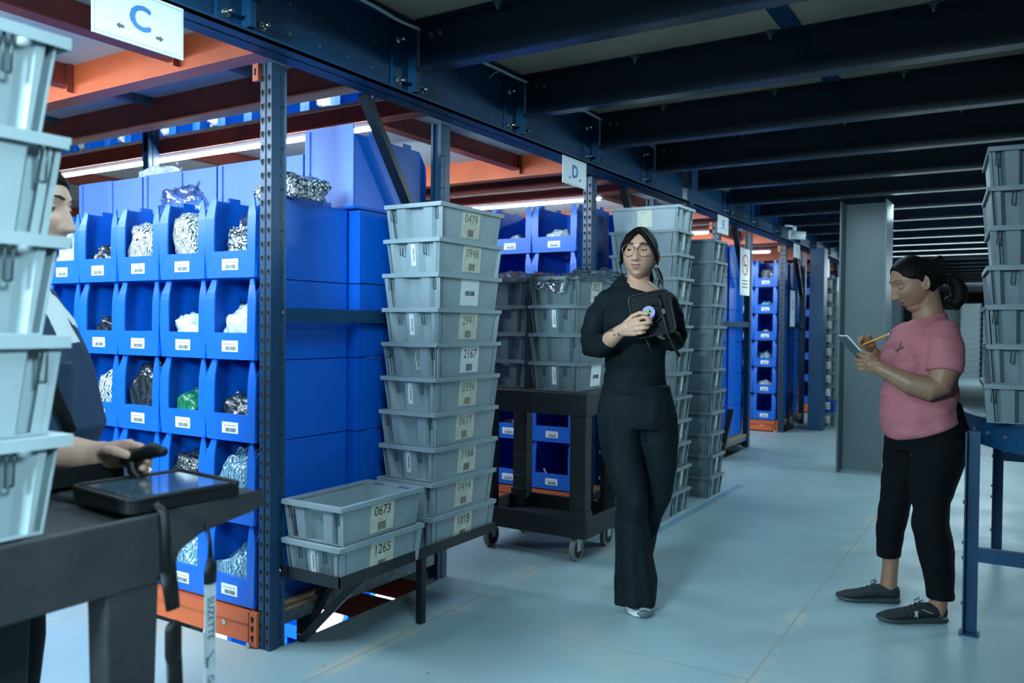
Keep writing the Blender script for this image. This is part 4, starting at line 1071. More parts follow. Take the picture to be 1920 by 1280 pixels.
def eyes(parent, c, rot, k, look=0, lid=.25, closed=False, skin=SKIN, bo_=0):
    c = Vector(c)
    for s, nm in ((-1, 'eye'), (1, 'eye')):
        e = c+rot @ Vector((s*.0305, -.0655, .0105))*k
        m = MB(); m.ell((0,0,0), (.0122*k,)*3, 24, 18, 0)
        d0 = (rot @ Vector((math.sin(look), -math.cos(look), -.0))).normalized()
        o = m.build(nm, [EYEW, IRIS, INK], parent, e)
        for p in o.data.polygons:
            a = p.center.normalized().dot(d0); p.material_index = 2 if a > .96 else (1 if a > .80 else 0)
        lm = MB(); vs = []; nu, nv = 18, 10
        for part, (t0, t1) in enumerate(((100, 12 if not closed else -22), (-22 if not closed else -20, -100))):
            vs = []; r = .0136*k
            for j in range(nv+1):
                el = R(t0+(t1-t0)*j/nv)
                for i in range(nu+1):
                    az = R(-88+176*i/nu); el2 = el if part else el-R(14)*(abs(az)/R(88))**2
                    vs.append(rot @ Vector((r*math.sin(az)*math.cos(el2), -r*math.cos(az)*math.cos(el2), r*math.sin(el2))))
            lm.add(vs, [(j*(nu+1)+i, j*(nu+1)+i+1, (j+1)*(nu+1)+i+1, (j+1)*(nu+1)+i) for j in range(nv) for i in range(nu)], 0, True)
            if part == 0:
                lash = [Vector(v)*1.03 for v in vs[-(nu+1):]][3:-3]; lm.tube(lash, .0008*k, 6, 1)
        lm.build('eyelid', [skin, INK], parent, e)
        b = MB(); pts = [c+rot @ Vector((s*xx, yy, zz))*k for xx, yy, zz in ((.013, -.0900+bo_, .0335), (.026, -.0868+bo_, .0385), (.040, -.0765+bo_, .0375), (.049, -.066, .031))]
        b.tube(pts, [(.0018*k, .0032*k), (.0018*k, .0038*k), (.0016*k, .003*k), (.001*k, .001*k)], 8, ref=(0,-1,0)); b.build('eyebrow', BROWM, parent)
def ear(m, c, rot, k, s, mi=0):
    c = Vector(c); pts = []
    for i in range(15):
        t = i/14; a = R(60-285*t*.92); rx, rz = .0125, .026-.004*t
        pts.append(c+rot @ Vector((s*(.0735+.010*math.sin(PI*t)), .012+rx*math.sin(-a+PI/2)*1.0-.002, -.004+rz*math.sin(a+.5)))*k)
    m.tube(pts, .0042*k, 8, mi, round_=True)
    m.ell(c+rot @ Vector((s*.074, .013, -.004))*k, (.008*k, .013*k, .024*k), 16, 12, mi, rot=rot)
    m.ell(c+rot @ Vector((s*.074, .006, -.027))*k, (.006*k, .008*k, .009*k), 12, 8, mi, rot=rot)
def finger(m, pts, r=.0082, mi=0): m.tube(pts, [r*1.08]+[r]*(len(pts)-2)+[r*.86], 12, mi, round_=True)

# ---------------------------------------------------------------- woman in black
V3 = lambda *a: Vector(a)
W1 = thing('person', 'smiling woman in black top and flared trousers with glasses holding a black tablet', 'person', (-1.295, 3.131, 0), yaw)
def A(u, v, w_): return Vector(((u+.546)*1.036-.546, v*1.036+.12, 1.2+(w_-1.2)*1.036))
def Ar(u, v, w_, *r): p = A(u, v, w_); return (p.x, p.y, p.z)+r
hc = A(-.030, .0, 1.492); hk = .955; hrot = head_rot(R(-20), R(-3), R(2))
m = MB(); m.ell(hc, HR, 110, 90, 0, face_fn(hk, jaw=.30, smile=1.0), hrot)
ear(m, hc, hrot, hk, 1); ear(m, hc, hrot, hk, -1)
m.tube([A(-.028, .035, 1.455), A(-.030, .030, 1.40), A(-.034, .028, 1.345), A(-.036, .03, 1.29)], [.050, .047, .052, .07], 24, round_=True)
m.loft([Ar(-.035, .03, 1.385, .055, .05), Ar(-.035, .03, 1.35, .10, .065), Ar(-.035, .03, 1.315, .140, .075), Ar(-.035, .03, 1.25, .135, .085), Ar(-.035, .03, 1.15, .115, .085)], 28)
# right arm (left in the picture): forearm and hand pinching the disc
wr = A(-.128, -.205, 1.186)
m.tube([A(-.205, -.04, 1.118), A(-.172, -.12, 1.140), A(-.15, -.17, 1.165), wr, A(-.112, -.222, 1.196)], [.038, .036, .030, .0245, .025], 18, round_=True)
K = [A(-.082, -.262, 1.226), A(-.078, -.270, 1.209), A(-.079, -.266, 1.191), A(-.084, -.255, 1.175)]
for q, k_ in enumerate(K): m.tube([A(-.124, -.212, 1.194-.005*q), k_], [.0165, .0115], 12, round_=True)
finger(m, [K[0], A(-.060, -.286, 1.236), A(-.043, -.290, 1.232), A(-.031, -.284, 1.228)])
finger(m, [K[1], A(-.054, -.296, 1.214), A(-.040, -.296, 1.216), A(-.030, -.288, 1.216)])
finger(m, [K[2], A(-.056, -.290, 1.195), A(-.042, -.284, 1.198), A(-.036, -.270, 1.203)], .0078)
finger(m, [K[3], A(-.064, -.274, 1.177), A(-.052, -.268, 1.181), A(-.046, -.255, 1.188)], .0070)
finger(m, [A(-.118, -.216, 1.212), A(-.092, -.236, 1.240), A(-.066, -.262, 1.252), A(-.042, -.272, 1.248)], .0088)
# left hand behind the tablet
m.tube([A(.112, -.02, 1.15), A(.06, -.11, 1.17), A(.02, -.15, 1.19)], [.036, .030, .025], 16, round_=True)
m.ell(A(-.01, -.160, 1.20), (.045, .018, .036), 18, 12)
for q in range(4): finger(m, [A(-.03, -.165, 1.225-.018*q), A(-.065, -.172, 1.230-.018*q), A(-.090, -.180, 1.232-.018*q)], .0078)
finger(m, [A(-.0, -.165, 1.22), A(.01, -.172, 1.25), A(.015, -.175, 1.275)], .0088)
m.loft([Ar(-.038, .02, 1.20, .11, .075), Ar(-.040, .02, 1.05, .10, .065), Ar(-.036, .02, .90, .115, .075), Ar(-.036, .02, .80, .12, .08)], 28)
m.tube([A(-.105, .018, .84), A(-.080, -.02, .64), A(-.055, -.045, .50), V3(-.035, .13, .30), V3(-.026, .175, .09)], [.075, .060, .048, .045, .034], 18, round_=True)
m.tube([A(.040, .024, .84), A(.062, .04, .64), A(.066, .07, .50), V3(.050, .34, .32), V3(.034, .535, .14)], [.075, .060, .046, .042, .034], 18, round_=True)
lt_ = lips_test(hc, hrot, hk)
ta = (A(-.163, -.17, 1.152), A(-.150, -.19, 1.168), A(-.138, -.20, 1.176))
def cls1(c):
    if lt_(c): return 1
    return 0
put('body', fuse(m, .0030, [SKIN, LIP], 'body', 1, cls1), W1)
tm = MB()
for q, (a, b) in enumerate((((-.178, -.165, 1.163), (-.150, -.205, 1.176)), ((-.176, -.160, 1.172), (-.160, -.197, 1.184)), ((-.160, -.193, 1.160), (-.146, -.21, 1.172)), ((-.142, -.212, 1.168), (-.137, -.219, 1.173)))):
    tm.tube([A(*a), (A(*a)+A(*b))/2+Vector((0, -.004, .001)), A(*b)], [(.0022, .0065)]*3, 8, ref=(0,-1,0), round_=True)
tm.build('tattoo', TATT, W1)
eyes(W1, hc, hrot, hk, R(-18))
# hair: skull cap that dives under the face, low ponytail and loose strands
def cap_fn(k, line, grow=1.075, back=1.0):
    base = face_fn(k, nose=0)
    def fn(p, d):
        q = base(p, d); z = q.z/k; x = q.x/k; y = q.y/k
        h = line(x, y); f = max(0, min(1, (z-h)/.010+.5))
        if y > .030: f = 1 if z > -.085 else max(0, 1-(-.085-z)/.02)
        g = .93+(grow-.93)*f
        n = 1+.006*noise.noise(Vector((x*90, y*22, z*22)))
        return q*g*n
    return fn
def line1(x, y):
    if y > -.045: return .02-.9*max(0, y+.045)-1.2*max(0, y+.0)
    return .082-.55*abs(x)-11*x*x
m = MB(); m.ell(hc+Vector((0, .002, .003)), HR, 110, 80, 0, cap_fn(hk, line1, 1.085), hrot)
for s_ in (-1, 1):
    pts = [hc+hrot @ Vector((s_*x, y, z))*hk for x, y, z in ((.010, -.060, .097), (.040, -.073, .066), (.064, -.056, .030), (.077, -.026, -.006), (.079, .000, -.04))]
    m.tube(pts, [(.010, .018), (.012, .024), (.011, .022), (.008, .016), (.005, .007)], 14, ref=(s_, -.5, .3), round_=True)
m.tube([hc+hrot @ Vector(q)*hk for q in ((0, .075, -.045), (.012, .098, -.06), (.03, .095, -.10), (.045, .075, -.125))], [.028, .026, .022, .008], 16, round_=True)
put('hair', fuse(m, .0035, [HAIR], 'hair', 2), W1)
m = MB()
rd = random.Random(2)
for q in range(16):
    a = rd.uniform(.055, .085); m.tube([hc+hrot @ Vector((a*.9, .05, -.05))*hk, hc+hrot @ Vector((a+.012, .055, -.085-rd.uniform(0,.02)))*hk, hc+hrot @ Vector((a+rd.uniform(-.01,.03), .045, -.115-rd.uniform(0,.035)))*hk], .0011, 5)
for q in range(8):
    m.tube([hc+hrot @ Vector((-.074, -.018, .015-.003*q))*hk, hc+hrot @ Vector((-.080-.001*q, -.022, -.04))*hk, hc+hrot @ Vector((-.066, -.03+.004*q, -.105))*hk], .0013, 5)
m.build('loose_strands', HAIR, W1)
# glasses
g = MB(); B_ = lambda x, y, z: hc+hrot @ Vector((x, y, z))*hk
for s_ in (-1, 1): g.ring(B_(s_*.0325, -.0925+.0, .006), hrot @ Vector((s_*.16, -1, -.05)), .0260*hk, .0015, 36, 0, (1.05, .98))
g.tube([B_(-.007, -.104, .014), B_(0, -.107, .017), B_(.007, -.104, .014)], .0010, 6)
for s_ in (-1, 1): g.tube([B_(s_*.058, -.087, .012), B_(s_*.069, -.078, .014), B_(s_*.078, -.02, .008), B_(s_*.080, .012, .004)], .0014, 6)
g.build('glasses', GOLD, W1)
# top
m = MB()
m.loft([Ar(-.045, .035, 1.378, .062, .058, -.022, .016), Ar(-.037, .033, 1.356, .104, .074, -.020, .014), Ar(-.035, .030, 1.328, .144, .084, -.008, .006), Ar(-.036, .025, 1.285, .156, .088), Ar(-.036, .012, 1.24, .152, .104), Ar(-.037, .004, 1.205, .149, .110), Ar(-.038, .012, 1.16, .139, .104),
        Ar(-.041, .02, 1.10, .130, .096), Ar(-.043, .022, 1.04, .126, .092), Ar(-.042, .022, .995, .129, .094), Ar(-.038, .022, .945, .142, .102), Ar(-.035, .022, .92, .150, .106)], 40)
m.tube([A(-.150, .025, 1.305), A(-.192, .02, 1.255), A(-.222, .0, 1.17), A(-.222, -.025, 1.118), A(-.196, -.075, 1.118), A(-.160, -.135, 1.145)], [.052, .054, .048, .048, .046, .0385], 22, round_=False)
m.ell(A(-.150, .025, 1.305), (.056, .056, .050), 20, 14)
m.ell(A(.078, .03, 1.30), (.056, .056, .050), 20, 14)
m.tube([A(.078, .03, 1.30), A(.108, .02, 1.235), A(.122, .0, 1.16), A(.105, -.03, 1.138), A(.065, -.10, 1.165), A(.03, -.14, 1.19)], [.054, .052, .047, .045, .038, .030], 22, round_=False)
def folds(me, amp, fr, seed=0, axis=2):
    nn = [v.normal.copy() for v in me.vertices]
    for v, q in zip(me.vertices, nn):
        c = v.co; n = noise.noise(Vector((c.x*fr[0]+seed, c.y*fr[1], c.z*fr[2])))
        v.co = c+q*(amp*(n*abs(n)*2.2+n*.3))
    me.update()
sm_ = fuse(m, .0045, [SHIRTB], 'top', 3); folds(sm_, .007, (7, 7, 28), 3)
put('long_sleeve_top', sm_, W1)
# trousers
m = MB()
m.loft([Ar(-.036, .022, .965, .142, .102), Ar(-.036, .022, .93, .150, .106), Ar(-.036, .022, .88, .163, .114), Ar(-.034, .024, .83, .168, .118), Ar(-.034, .024, .79, .160, .112)], 36)
m.tube([A(-.108, .018, .84), A(-.100, .0, .74), A(-.080, -.025, .62), A(-.055, -.045, .50), Vector((-.040, .095, .40)), Vector((-.026, .10, .26)), Vector((-.012, .10, .14)), Vector((-.016, .085, .035))],
       [.094, .090, .078, .066, .066, .074, .088, (.080, .086)], 26, ref=(0, -1, 0))
m.tube([A(.040, .024, .84), A(.052, .025, .74), A(.066, .045, .62), A(.066, .07, .50), Vector((.060, .27, .38)), Vector((.045, .37, .26)), Vector((.035, .45, .15))],
       [.094, .088, .074, .060, .062, .070, .080], 26, ref=(0, -1, 0))
pm = fuse(m, .0055, [PANTB], 'trousers', 3); folds(pm, .007, (16, 16, 5), 9)
nn = [v.normal.copy() for v in pm.vertices]
for v, q in zip(pm.vertices, nn):      # soft vertical drape towards the flared hem
    if v.co.z < .5:
        k_ = (.5-v.co.z)/.5; v.co = v.co+q*.006*k_*math.sin(math.atan2(v.co.y-.1, v.co.x+.02)*6+v.co.z*7)
put('trousers', pm, W1)
# white sneakers
def sneaker(parent, toe, heel, w_, h_, mu, ms, name='shoe', logo=None, lift=0):
    toe = Vector(toe); heel = Vector(heel); d = (toe-heel); L_ = d.length; ax = d.normalized(); sd = Vector((-ax.y, ax.x, 0)).normalized(); up = sd.cross(ax)*-1
    if up.z < 0: up = -up
    def ring_(t, ww, z0, z1, n=20, p=2.6):
        o = []
        for k in range(n):
            a = 2*PI*k/n; ct, st = math.cos(a), math.sin(a); ex = abs(ct)**(2/p)*(1 if ct > 0 else -1); ey = abs(st)**(2/p)*(1 if st > 0 else -1)
            o.append(heel+ax*(t*L_)+sd*(ww*ex)+up*((z0+z1)/2+(z1-z0)/2*ey))
        return o
    def skin_(prof, mi, m):
        n = 20; vs = []
        for q in prof: vs += ring_(*q)
        m.add(vs, [(i*n+k, i*n+(k+1) % n, (i+1)*n+(k+1) % n, (i+1)*n+k) for i in range(len(prof)-1) for k in range(n)], mi, True)
        m.add(vs[:n], [tuple(range(n))[::-1]], mi); m.add(vs[-n:], [tuple(range(n))], mi)
    o = thing(name, '', '', (0, 0, 0)); bpy.data.objects.remove(o)
    m = MB(); hw = w_/2
    skin_([(.0, hw*.55, .002, .028), (.03, hw*.72, 0, .032), (.2, hw*.80, 0, .030), (.45, hw*.80, .002, .026), (.7, hw*1.0, 0, .024), (.88, hw*.82, .002, .024), (.97, hw*.50, .008, .026), (1.0, hw*.28, .012, .026)], 0, m)
    so = m.build(name+'_sole', ms, parent)
    m = MB()
    skin_([(.01, hw*.50, .024, h_*.9), (.05, hw*.66, .022, h_), (.2, hw*.72, .022, h_), (.36, hw*.70, .022, h_*.98), (.5, hw*.76, .022, h_*.78), (.66, hw*.90, .020, h_*.60), (.82, hw*.84, .020, h_*.50), (.93, hw*.58, .020, h_*.40), (.985, hw*.30, .020, .032)], 0, m)
    up_ = m.build(name+'_upper', mu, parent)
    m = MB()
    for q in range(5):
        t = .42+.07*q; z = h_*(.96-.115*q)
        m.tube([heel+ax*(t*L_)-sd*hw*.42+up*(z-.006), heel+ax*((t+.012)*L_)+up*(z+.004), heel+ax*(t*L_)+sd*hw*.42+up*(z-.006)], .0028, 6)
    m.tube([heel+ax*(.40*L_)+up*(h_+.002), heel+ax*(.37*L_)+sd*.02+up*(h_+.018), heel+ax*(.44*L_)+sd*.018+up*(h_+.004)], .0022, 6)
    m.tube([heel+ax*(.40*L_)+up*(h_+.002), heel+ax*(.36*L_)-sd*.018+up*(h_+.016), heel+ax*(.43*L_)-sd*.022+up*(h_+.002)], .0022, 6)
    m.build(name+'_lace', RUBBER if mu is WSHOE else SHOESOLE, parent)
    return heel, ax, sd, up, L_
h_, ax, sd, up, L_ = sneaker(W1, (.010, .012, 0), (-.030, .235, 0), .100, .085, WSHOE, WSHOE)
m = MB(); m.ell(heel_ := (h_+ax*(L_*.955)+up*.020), (.030, .014, .016), 16, 10); m.build('toe_bumper', GREYT, W1)
m = MB(); m.ell(h_+ax*(L_*.84)+up*.036-sd*.026, (.016, .022, .010), 12, 8); m.build('toe_patch', GREYT, W1)
sneaker(W1, (.035, .40, .0), (.030, .60, .075), .095, .08, WSHOE, WSHOE)

# tablet held against the chest
th_ = A(-.014, -.205, 1.249)
TB = thing('rugged_tablet', 'black rugged tablet held up by the woman in black, back with lavender disc facing out', 'tablet')
TB.parent = None
rw = Matrix.Rotation(yaw, 3, 'Z')
TB.location = Vector((-1.295, 3.131, 0))+rw @ th_
TB.rotation_euler = (rw @ Matrix.Rotation(R(-11.5), 3, 'Y') @ Matrix.Rotation(R(-6), 3, 'X')).to_euler()
tw, tht, r_ = .166, .174, .022
pts = []
for cx, cy, a0 in ((tw/2-r_, tht/2-r_, 0), (-tw/2+r_, tht/2-r_, 90), (-tw/2+r_, -tht/2+r_, 180), (tw/2-r_, -tht/2+r_, 270)):
    for k in range(6): a = R(a0+k*18); pts.append((cx+r_*math.cos(a), cy+r_*math.sin(a)))
m = MB(); m.prism(pts, 'y', -.009, .009); m.build('case', RUBBER, TB, bevel=.003)
m = MB(); m.tube([(p[0]*.97, -.009, p[1]*.97) for p in pts+pts[:1]], .0050, 8); m.tube([(p[0]*.80, -.0095, p[1]*.80) for p in pts+pts[:1]], .0018, 6); m.build('bumper', CARTB, TB)
m = MB(); m.ring((.008, -.014, .002), (0, 1, 0), .034, .006, 36); m.build('ring_stand', RUBBER, TB)
m = MB(); m.tube([(-.012, -.012, -.012), (-.018, -.05, -.006)], [.016, .020], 24); m.build('grip_stem', PURP, TB)
m = MB(); m.tube([(-.019, -.052, .004), (-.020, -.056, .0045)], .0245, 36); gd = m.build('grip_disc', LAV, TB)
de = Decal((-.0202, -.0562, .0045), (1, 0, 0), (0, .12, 1)); de.disc(.004, .002, .0125, 0, .0012); de.disc(.004, .002, .0095, 1, .0016); de.disc(.004, .002, .0085, 0, .002); de.disc(.005, .002, .005, 2, .0026); de.disc(.0025, .005, .0018, 3, .0032)
de.mb.build('disc_print', [LIME, GREEN, INK, EYEW], gd)
m = MB(); m.tube([(.038, -.016, .010), (.040, -.022, -.03), (.044, -.022, -.10), (.062, -.012, -.16), (.072, -.008, -.185)], [(.002, .0065)]*5, 8, ref=(0, 1, 0)); m.tube([(.040, -.014, .065), (.044, -.016, .0)], [(.003, .007)]*2, 8, ref=(0, 1, 0)); m.build('hand_strap', RUBBER, TB)
MB().box(.037, .050, -.022, -.012, -.010, .010).build('strap_buckle', GREYT, TB)
m = MB(); m.tube([(-.045, -.010, -.085), (-.038, -.014, -.12), (-.028, -.012, -.148)], [(.002, .005)]*3, 8, ref=(0, 1, 0)); m.build('short_strap', RUBBER, TB)

# ---------------------------------------------------------------- woman in pink
W2 = thing('person', 'woman in dusty pink T-shirt and black trousers writing on a notepad with a pencil', 'person', (-.44, 3.80, 0), yaw)
V = Vector
hc = V((.062, .0, 1.392)); hk = 1.02; hrot = head_rot(R(-90), R(20), 0)
# nod: pitch about the ear axis so that the face turns downwards
hrot = Matrix.Rotation(R(-90), 3, 'Z') @ Matrix.Rotation(R(21), 3, 'X')
m = MB(); m.ell(hc, HR, 110, 90, 0, face_fn(hk, jaw=.30), hrot)
ear(m, hc, hrot, hk, 1); ear(m, hc, hrot, hk, -1)
m.tube([V((.10, 0, 1.36)), V((.118, 0, 1.30)), V((.128, 0, 1.24)), V((.13, 0, 1.17))], [.060, .058, .064, .08], 24, round_=True)
m.ell(V((.080, 0, 1.298)), (.050, .040, .028), 20, 14)
# near arm
m.tube([V((.112, -.165, 1.10)), V((.095, -.185, 1.03)), V((.075, -.19, .978)), V((.045, -.185, .965)), V((-.03, -.16, .985)), V((-.105, -.125, 1.028)), V((-.125, -.11, 1.04))], [.056, .054, .050, .050, .043, .029, .027], 22, round_=True)
K = [V((-.158, -.070, 1.082)), V((-.166, -.066, 1.066)), V((-.164, -.066, 1.050)), V((-.156, -.070, 1.036))]
for q, k_ in enumerate(K): m.tube([V((-.120, -.108, 1.044-.004*q)), k_], [.020, .0125], 12, round_=True)
m.ell(V((-.142, -.085, 1.056)), (.030, .020, .024), 16, 12)
for q, k_ in enumerate(K): finger(m, [k_, k_+V((-.020, .020, .008-.004*q)), k_+V((-.020, .045, .014-.004*q)), k_+V((-.008, .060, .016-.004*q))], .0078)
finger(m, [V((-.128, -.092, 1.070)), V((-.142, -.058, 1.092)), V((-.158, -.030, 1.102)), V((-.168, -.012, 1.106))], .0092)
# far arm and writing hand
m.tube([V((.09, .165, 1.10)), V((.06, .18, 1.01)), V((.01, .15, 1.03)), V((-.035, .11, 1.072)), V((-.055, .095, 1.090)), V((-.075, .08, 1.105))], [.050, .046, .040, .031, .027, .026], 18, round_=True)
K = [V((-.118, .040, 1.150)), V((-.108, .046, 1.163)), V((-.098, .060, 1.165)), V((-.090, .074, 1.158))]
for q, k_ in enumerate(K): m.tube([V((-.072, .080, 1.112)), k_], [.020, .0120], 12, round_=True)
m.ell(V((-.095, .060, 1.135)), (.026, .022, .026), 16, 12)
finger(m, [K[0], V((-.140, .030, 1.158)), V((-.153, .024, 1.142)), V((-.156, .024, 1.130))], .0078)
finger(m, [K[1], V((-.130, .046, 1.168)), V((-.146, .046, 1.152)), V((-.146, .044, 1.134))], .0078)
finger(m, [K[2], V((-.118, .068, 1.168)), V((-.132, .070, 1.150)), V((-.130, .068, 1.134))], .0076)
finger(m, [K[3], V((-.104, .088, 1.158)), V((-.116, .092, 1.142)), V((-.114, .090, 1.128))], .0068)
finger(m, [V((-.086, .060, 1.112)), V((-.108, .034, 1.116)), V((-.130, .018, 1.122)), V((-.145, .014, 1.126))], .0088)
# ankles
m.tube([V((.140, -.10, .17)), V((.140, -.10, .10)), V((.135, -.10, .05))], [.040, .034, .036], 16, round_=True)
m.tube([V((.050, .14, .26)), V((.050, .14, .17)), V((.045, .14, .10)), V((.04, .14, .05))], [.040, .033, .034, .036], 16, round_=True)
m.loft([(.125, 0, 1.22, .06, .09), (.11, 0, 1.16, .09, .13), (.10, 0, 1.05, .11, .13), (.10, 0, .90, .12, .13), (.12, 0, .78, .12, .13), (.12, 0, .70, .11, .12)], 28)
m.tube([V((.11, -.12, 1.15)), V((.112, -.165, 1.09))], [.055, .056], 16, round_=True); m.tube([V((.10, .12, 1.15)), V((.09, .165, 1.09))], [.055, .050], 16, round_=True)
m.tube([V((.13, -.055, .70)), V((.105, -.09, .50)), V((.128, -.096, .28)), V((.140, -.10, .16))], [.07, .055, .048, .036], 18, round_=True)
m.tube([V((.10, .06, .70)), V((.055, .105, .48)), V((.045, .13, .34)), V((.050, .14, .24))], [.07, .052, .047, .036], 18, round_=True)
lt2 = lips_test(hc, hrot, hk)
put('body', fuse(m, .0030, [SKIN2, LIP2], 'body', 1, lambda c: 1 if lt2(c) else 0), W2)
eyes(W2, hc, hrot, hk, 0, closed=True, skin=SKIN2, bo_=.0055)
def line2(x, y):
    if y > -.058: return .052-1.15*max(0, y+.058)+.02*gs(y+.01, .02)
    return .080-9*x*x
m = MB(); m.ell(hc, HR, 110, 80, 0, cap_fn(hk, line2, 1.075), hrot)
m.ell(hc+hrot @ V((0, .040, .018)), (.076, .074, .080), 24, 16)
m.tube([hc+hrot @ V((0, .095, .045)), hc+hrot @ V((0, .118, .055)), hc+hrot @ V((0, .135, .060))], [.03, .018, .016], 14, round_=True)
m.tube([V((.155, 0, 1.405)), V((.190, 0, 1.412)), V((.212, 0, 1.414)), V((.236, 0, 1.400)), V((.250, 0, 1.370)), V((.250, 0, 1.335)), V((.232, 0, 1.312)), V((.212, 0, 1.322))], [.030, .018, .022, .030, .034, .036, .034, .022], 18, round_=True)
put('hair', fuse(m, .0035, [HAIR], 'hair', 2), W2)
MB().ring((.196, 0, 1.407), (1, 0, .3), .015, .005, 20).build('hair_tie', RUBBER, W2)
m = MB()
m.loft([(.128, 0, 1.262, .060, .058, .018), (.125, 0, 1.240, .078, .085, .012), (.118, 0, 1.205, .098, .135), (.108, 0, 1.165, .118, .165), (.098, 0, 1.12, .136, .172), (.092, 0, 1.07, .146, .165), (.092, 0, 1.01, .143, .150), (.094, 0, .95, .142, .145), (.094, 0, .89, .148, .155), (.098, 0, .83, .152, .165, -.0), (.104, 0, .795, .148, .166, .045), (.108, 0, .785, .142, .162, .050)], 44)
m.ell((.010, -.055, 1.07), (.060, .090, .085), 20, 14); m.ell((.010, .055, 1.07), (.060, .090, .085), 20, 14)
m.tube([V((.118, -.135, 1.185)), V((.112, -.168, 1.12)), V((.102, -.184, 1.045)), V((.100, -.186, 1.033))], [.062, .070, .068, .067], 24, ref=(1,0,0))
m.tube([V((.105, .135, 1.185)), V((.095, .168, 1.12)), V((.080, .180, 1.045))], [.062, .068, .066], 24, ref=(1,0,0))
m.ell((.118, -.130, 1.185), (.066, .060, .050), 20, 14); m.ell((.110, .130, 1.185), (.066, .060, .050), 20, 14)
sm_ = fuse(m, .0050, [PINK], 't_shirt', 14); folds(sm_, .011, (9, 7, 20), 5)
put('t_shirt', sm_, W2)
MB().ring((.127, 0, 1.257), (-.28, 0, 1), .056, .005, 36, 0, (1, 1)).build('neck_band', PINK, W2)
m = MB()
for a, b, c_ in (((-.036, -.105, 1.150), (-.040, -.095, 1.122), (-.048, -.088, 1.105)), ((-.030, -.110, 1.128), (-.043, -.092, 1.118), (-.052, -.08, 1.118))): m.tube([V(a), V(b), V(c_)], .0022, 6)
m.build('chest_print', PINKD, W2)
m = MB()
m.loft([(.108, 0, .90, .140, .135), (.118, 0, .84, .150, .150), (.128, 0, .78, .156, .158), (.126, 0, .73, .150, .155), (.12, 0, .69, .13, .14)], 40)
m.tube([V((.150, -.075, .76)), V((.125, -.085, .64)), V((.100, -.09, .50)), V((.102, -.092, .40)), V((.128, -.096, .28)), V((.142, -.10, .16)), V((.143, -.10, .098))], [(.125, .085), (.105, .08), (.078, .068), (.074, .062), (.072, .060), (.056, .052), (.051, .048)], 26, ref=(1, 0, 0))
m.tube([V((.105, .075, .76)), V((.080, .085, .64)), V((.055, .10, .50)), V((.045, .11, .42)), V((.045, .13, .34)), V((.040, .14, .25)), V((.042, .14, .200))], [(.118, .085), (.095, .078), (.068, .062), (.064, .06), (.062, .058), (.054, .050), (.050, .048)], 26, ref=(1, 0, 0))
pm = fuse(m, .0055, [PANT2], 'trousers', 3); folds(pm, .006, (9, 9, 14), 21)
put('trousers', pm, W2)
h_, ax, sd, up, L_ = sneaker(W2, (-.112, -.10, 0), (.168, -.10, 0), .098, .078, SHOEB, SHOESOLE)
m = MB(); 
for q in range(9): m.ell(h_+ax*(.50*L_+.0035*math.sin(q*2.3)*2)-V((0, .042, 0))+V((.004*math.cos(q*1.9), 0, .045+.0028*(q-4))), (.003, .0015, .0026), 8, 6)
for q in range(8): m.ell(h_+ax*((.40-.020*q)*L_)-V((0, .038, 0))+V((0, 0, .062-.0022*q)), (.0017, .0012, .0016), 6, 5)
m.build('shoe_emblem', WHITEP, W2)
MB().tube([V((.155, -.10, .070)), V((.172, -.10, .080)), V((.174, -.10, .066)), V((.165, -.10, .055))], .0025, 6).build('heel_loop', RUBBER, W2)
sneaker(W2, (-.175, .17, .0), (.085, .13, .0), .098, .078, SHOEB, SHOESOLE)
# notepad and pencil
def W2w(p): return Vector((-.44, 3.80, 0))+rw @ Vector(p)
NP = thing('notepad', 'small white notepad held in the left hand of the woman in pink', 'notepad'); NP.location = W2w((-.189, .018, 1.127))
NP.rotation_euler = (rw @ Matrix.Rotation(R(47), 3, 'Y')).to_euler()
MB().box(-.058, .058, -.045, .045, -.005, .0).build('cover', GREYT, NP); MB().box(-.057, .057, -.044, .044, .0002, .006).build('pages', NOTE, NP)
PC = thing('pencil', 'orange pencil held in the writing hand of the woman in pink', 'pencil')
a_, b_ = W2w((-.026, .012, 1.182)), W2w((-.160, .034, 1.122)); PC.location = a_
d = (b_-a_)
MB().tube([V((0,0,0))+d*.10, d*.90], .0042, 6, sm=False).build('barrel', PENCIL, PC)
MB().tube([V((0,0,0)), d*.10], .0044, 10).build('ferrule', ZINC, PC)
MB().tube([d*.90, d*.98, d], [.0042, .0012, .0004], 8).build('point', CREAM, PC)

# ---------------------------------------------------------------- man at the left cart
MN = thing('person', 'man in navy vest behind the left foreground totes holding a black scanner', 'person', (-2.008, .978, 0), yaw)
hc = V((.085, .0, 1.448)); hk = 1.03; hrot = Matrix.Rotation(R(86), 3, 'Z') @ Matrix.Rotation(R(5), 3, 'X')
m = MB(); m.ell(hc, HR, 110, 90, 0, face_fn(hk, jaw=.24, nose=1.1), hrot)
ear(m, hc, hrot, hk, 1); ear(m, hc, hrot, hk, -1)
m.tube([V((.04, 0, 1.40)), V((.03, 0, 1.32)), V((.02, 0, 1.24))], [.056, .058, .075], 20, round_=True)
m.tube([V((.03, -.19, 1.20)), V((.04, -.20, 1.08)), V((.075, -.20, .965)), V((.13, -.20, .950)), V((.25, -.20, .935)), V((.335, -.20, .925)), V((.36, -.205, .926))], [.052, .050, .047, .046, .038, .029, .029], 20, round_=True)
K = [V((.425, -.235, .952)), V((.432, -.225, .940)), V((.430, -.215, .926)), V((.422, -.207, .914))]
for q, k_ in enumerate(K): m.tube([V((.355, -.21, .930-.003*q)), k_], [.022, .0130], 12, round_=True)
m.ell(V((.395, -.218, .935)), (.036, .022, .024), 16, 12)
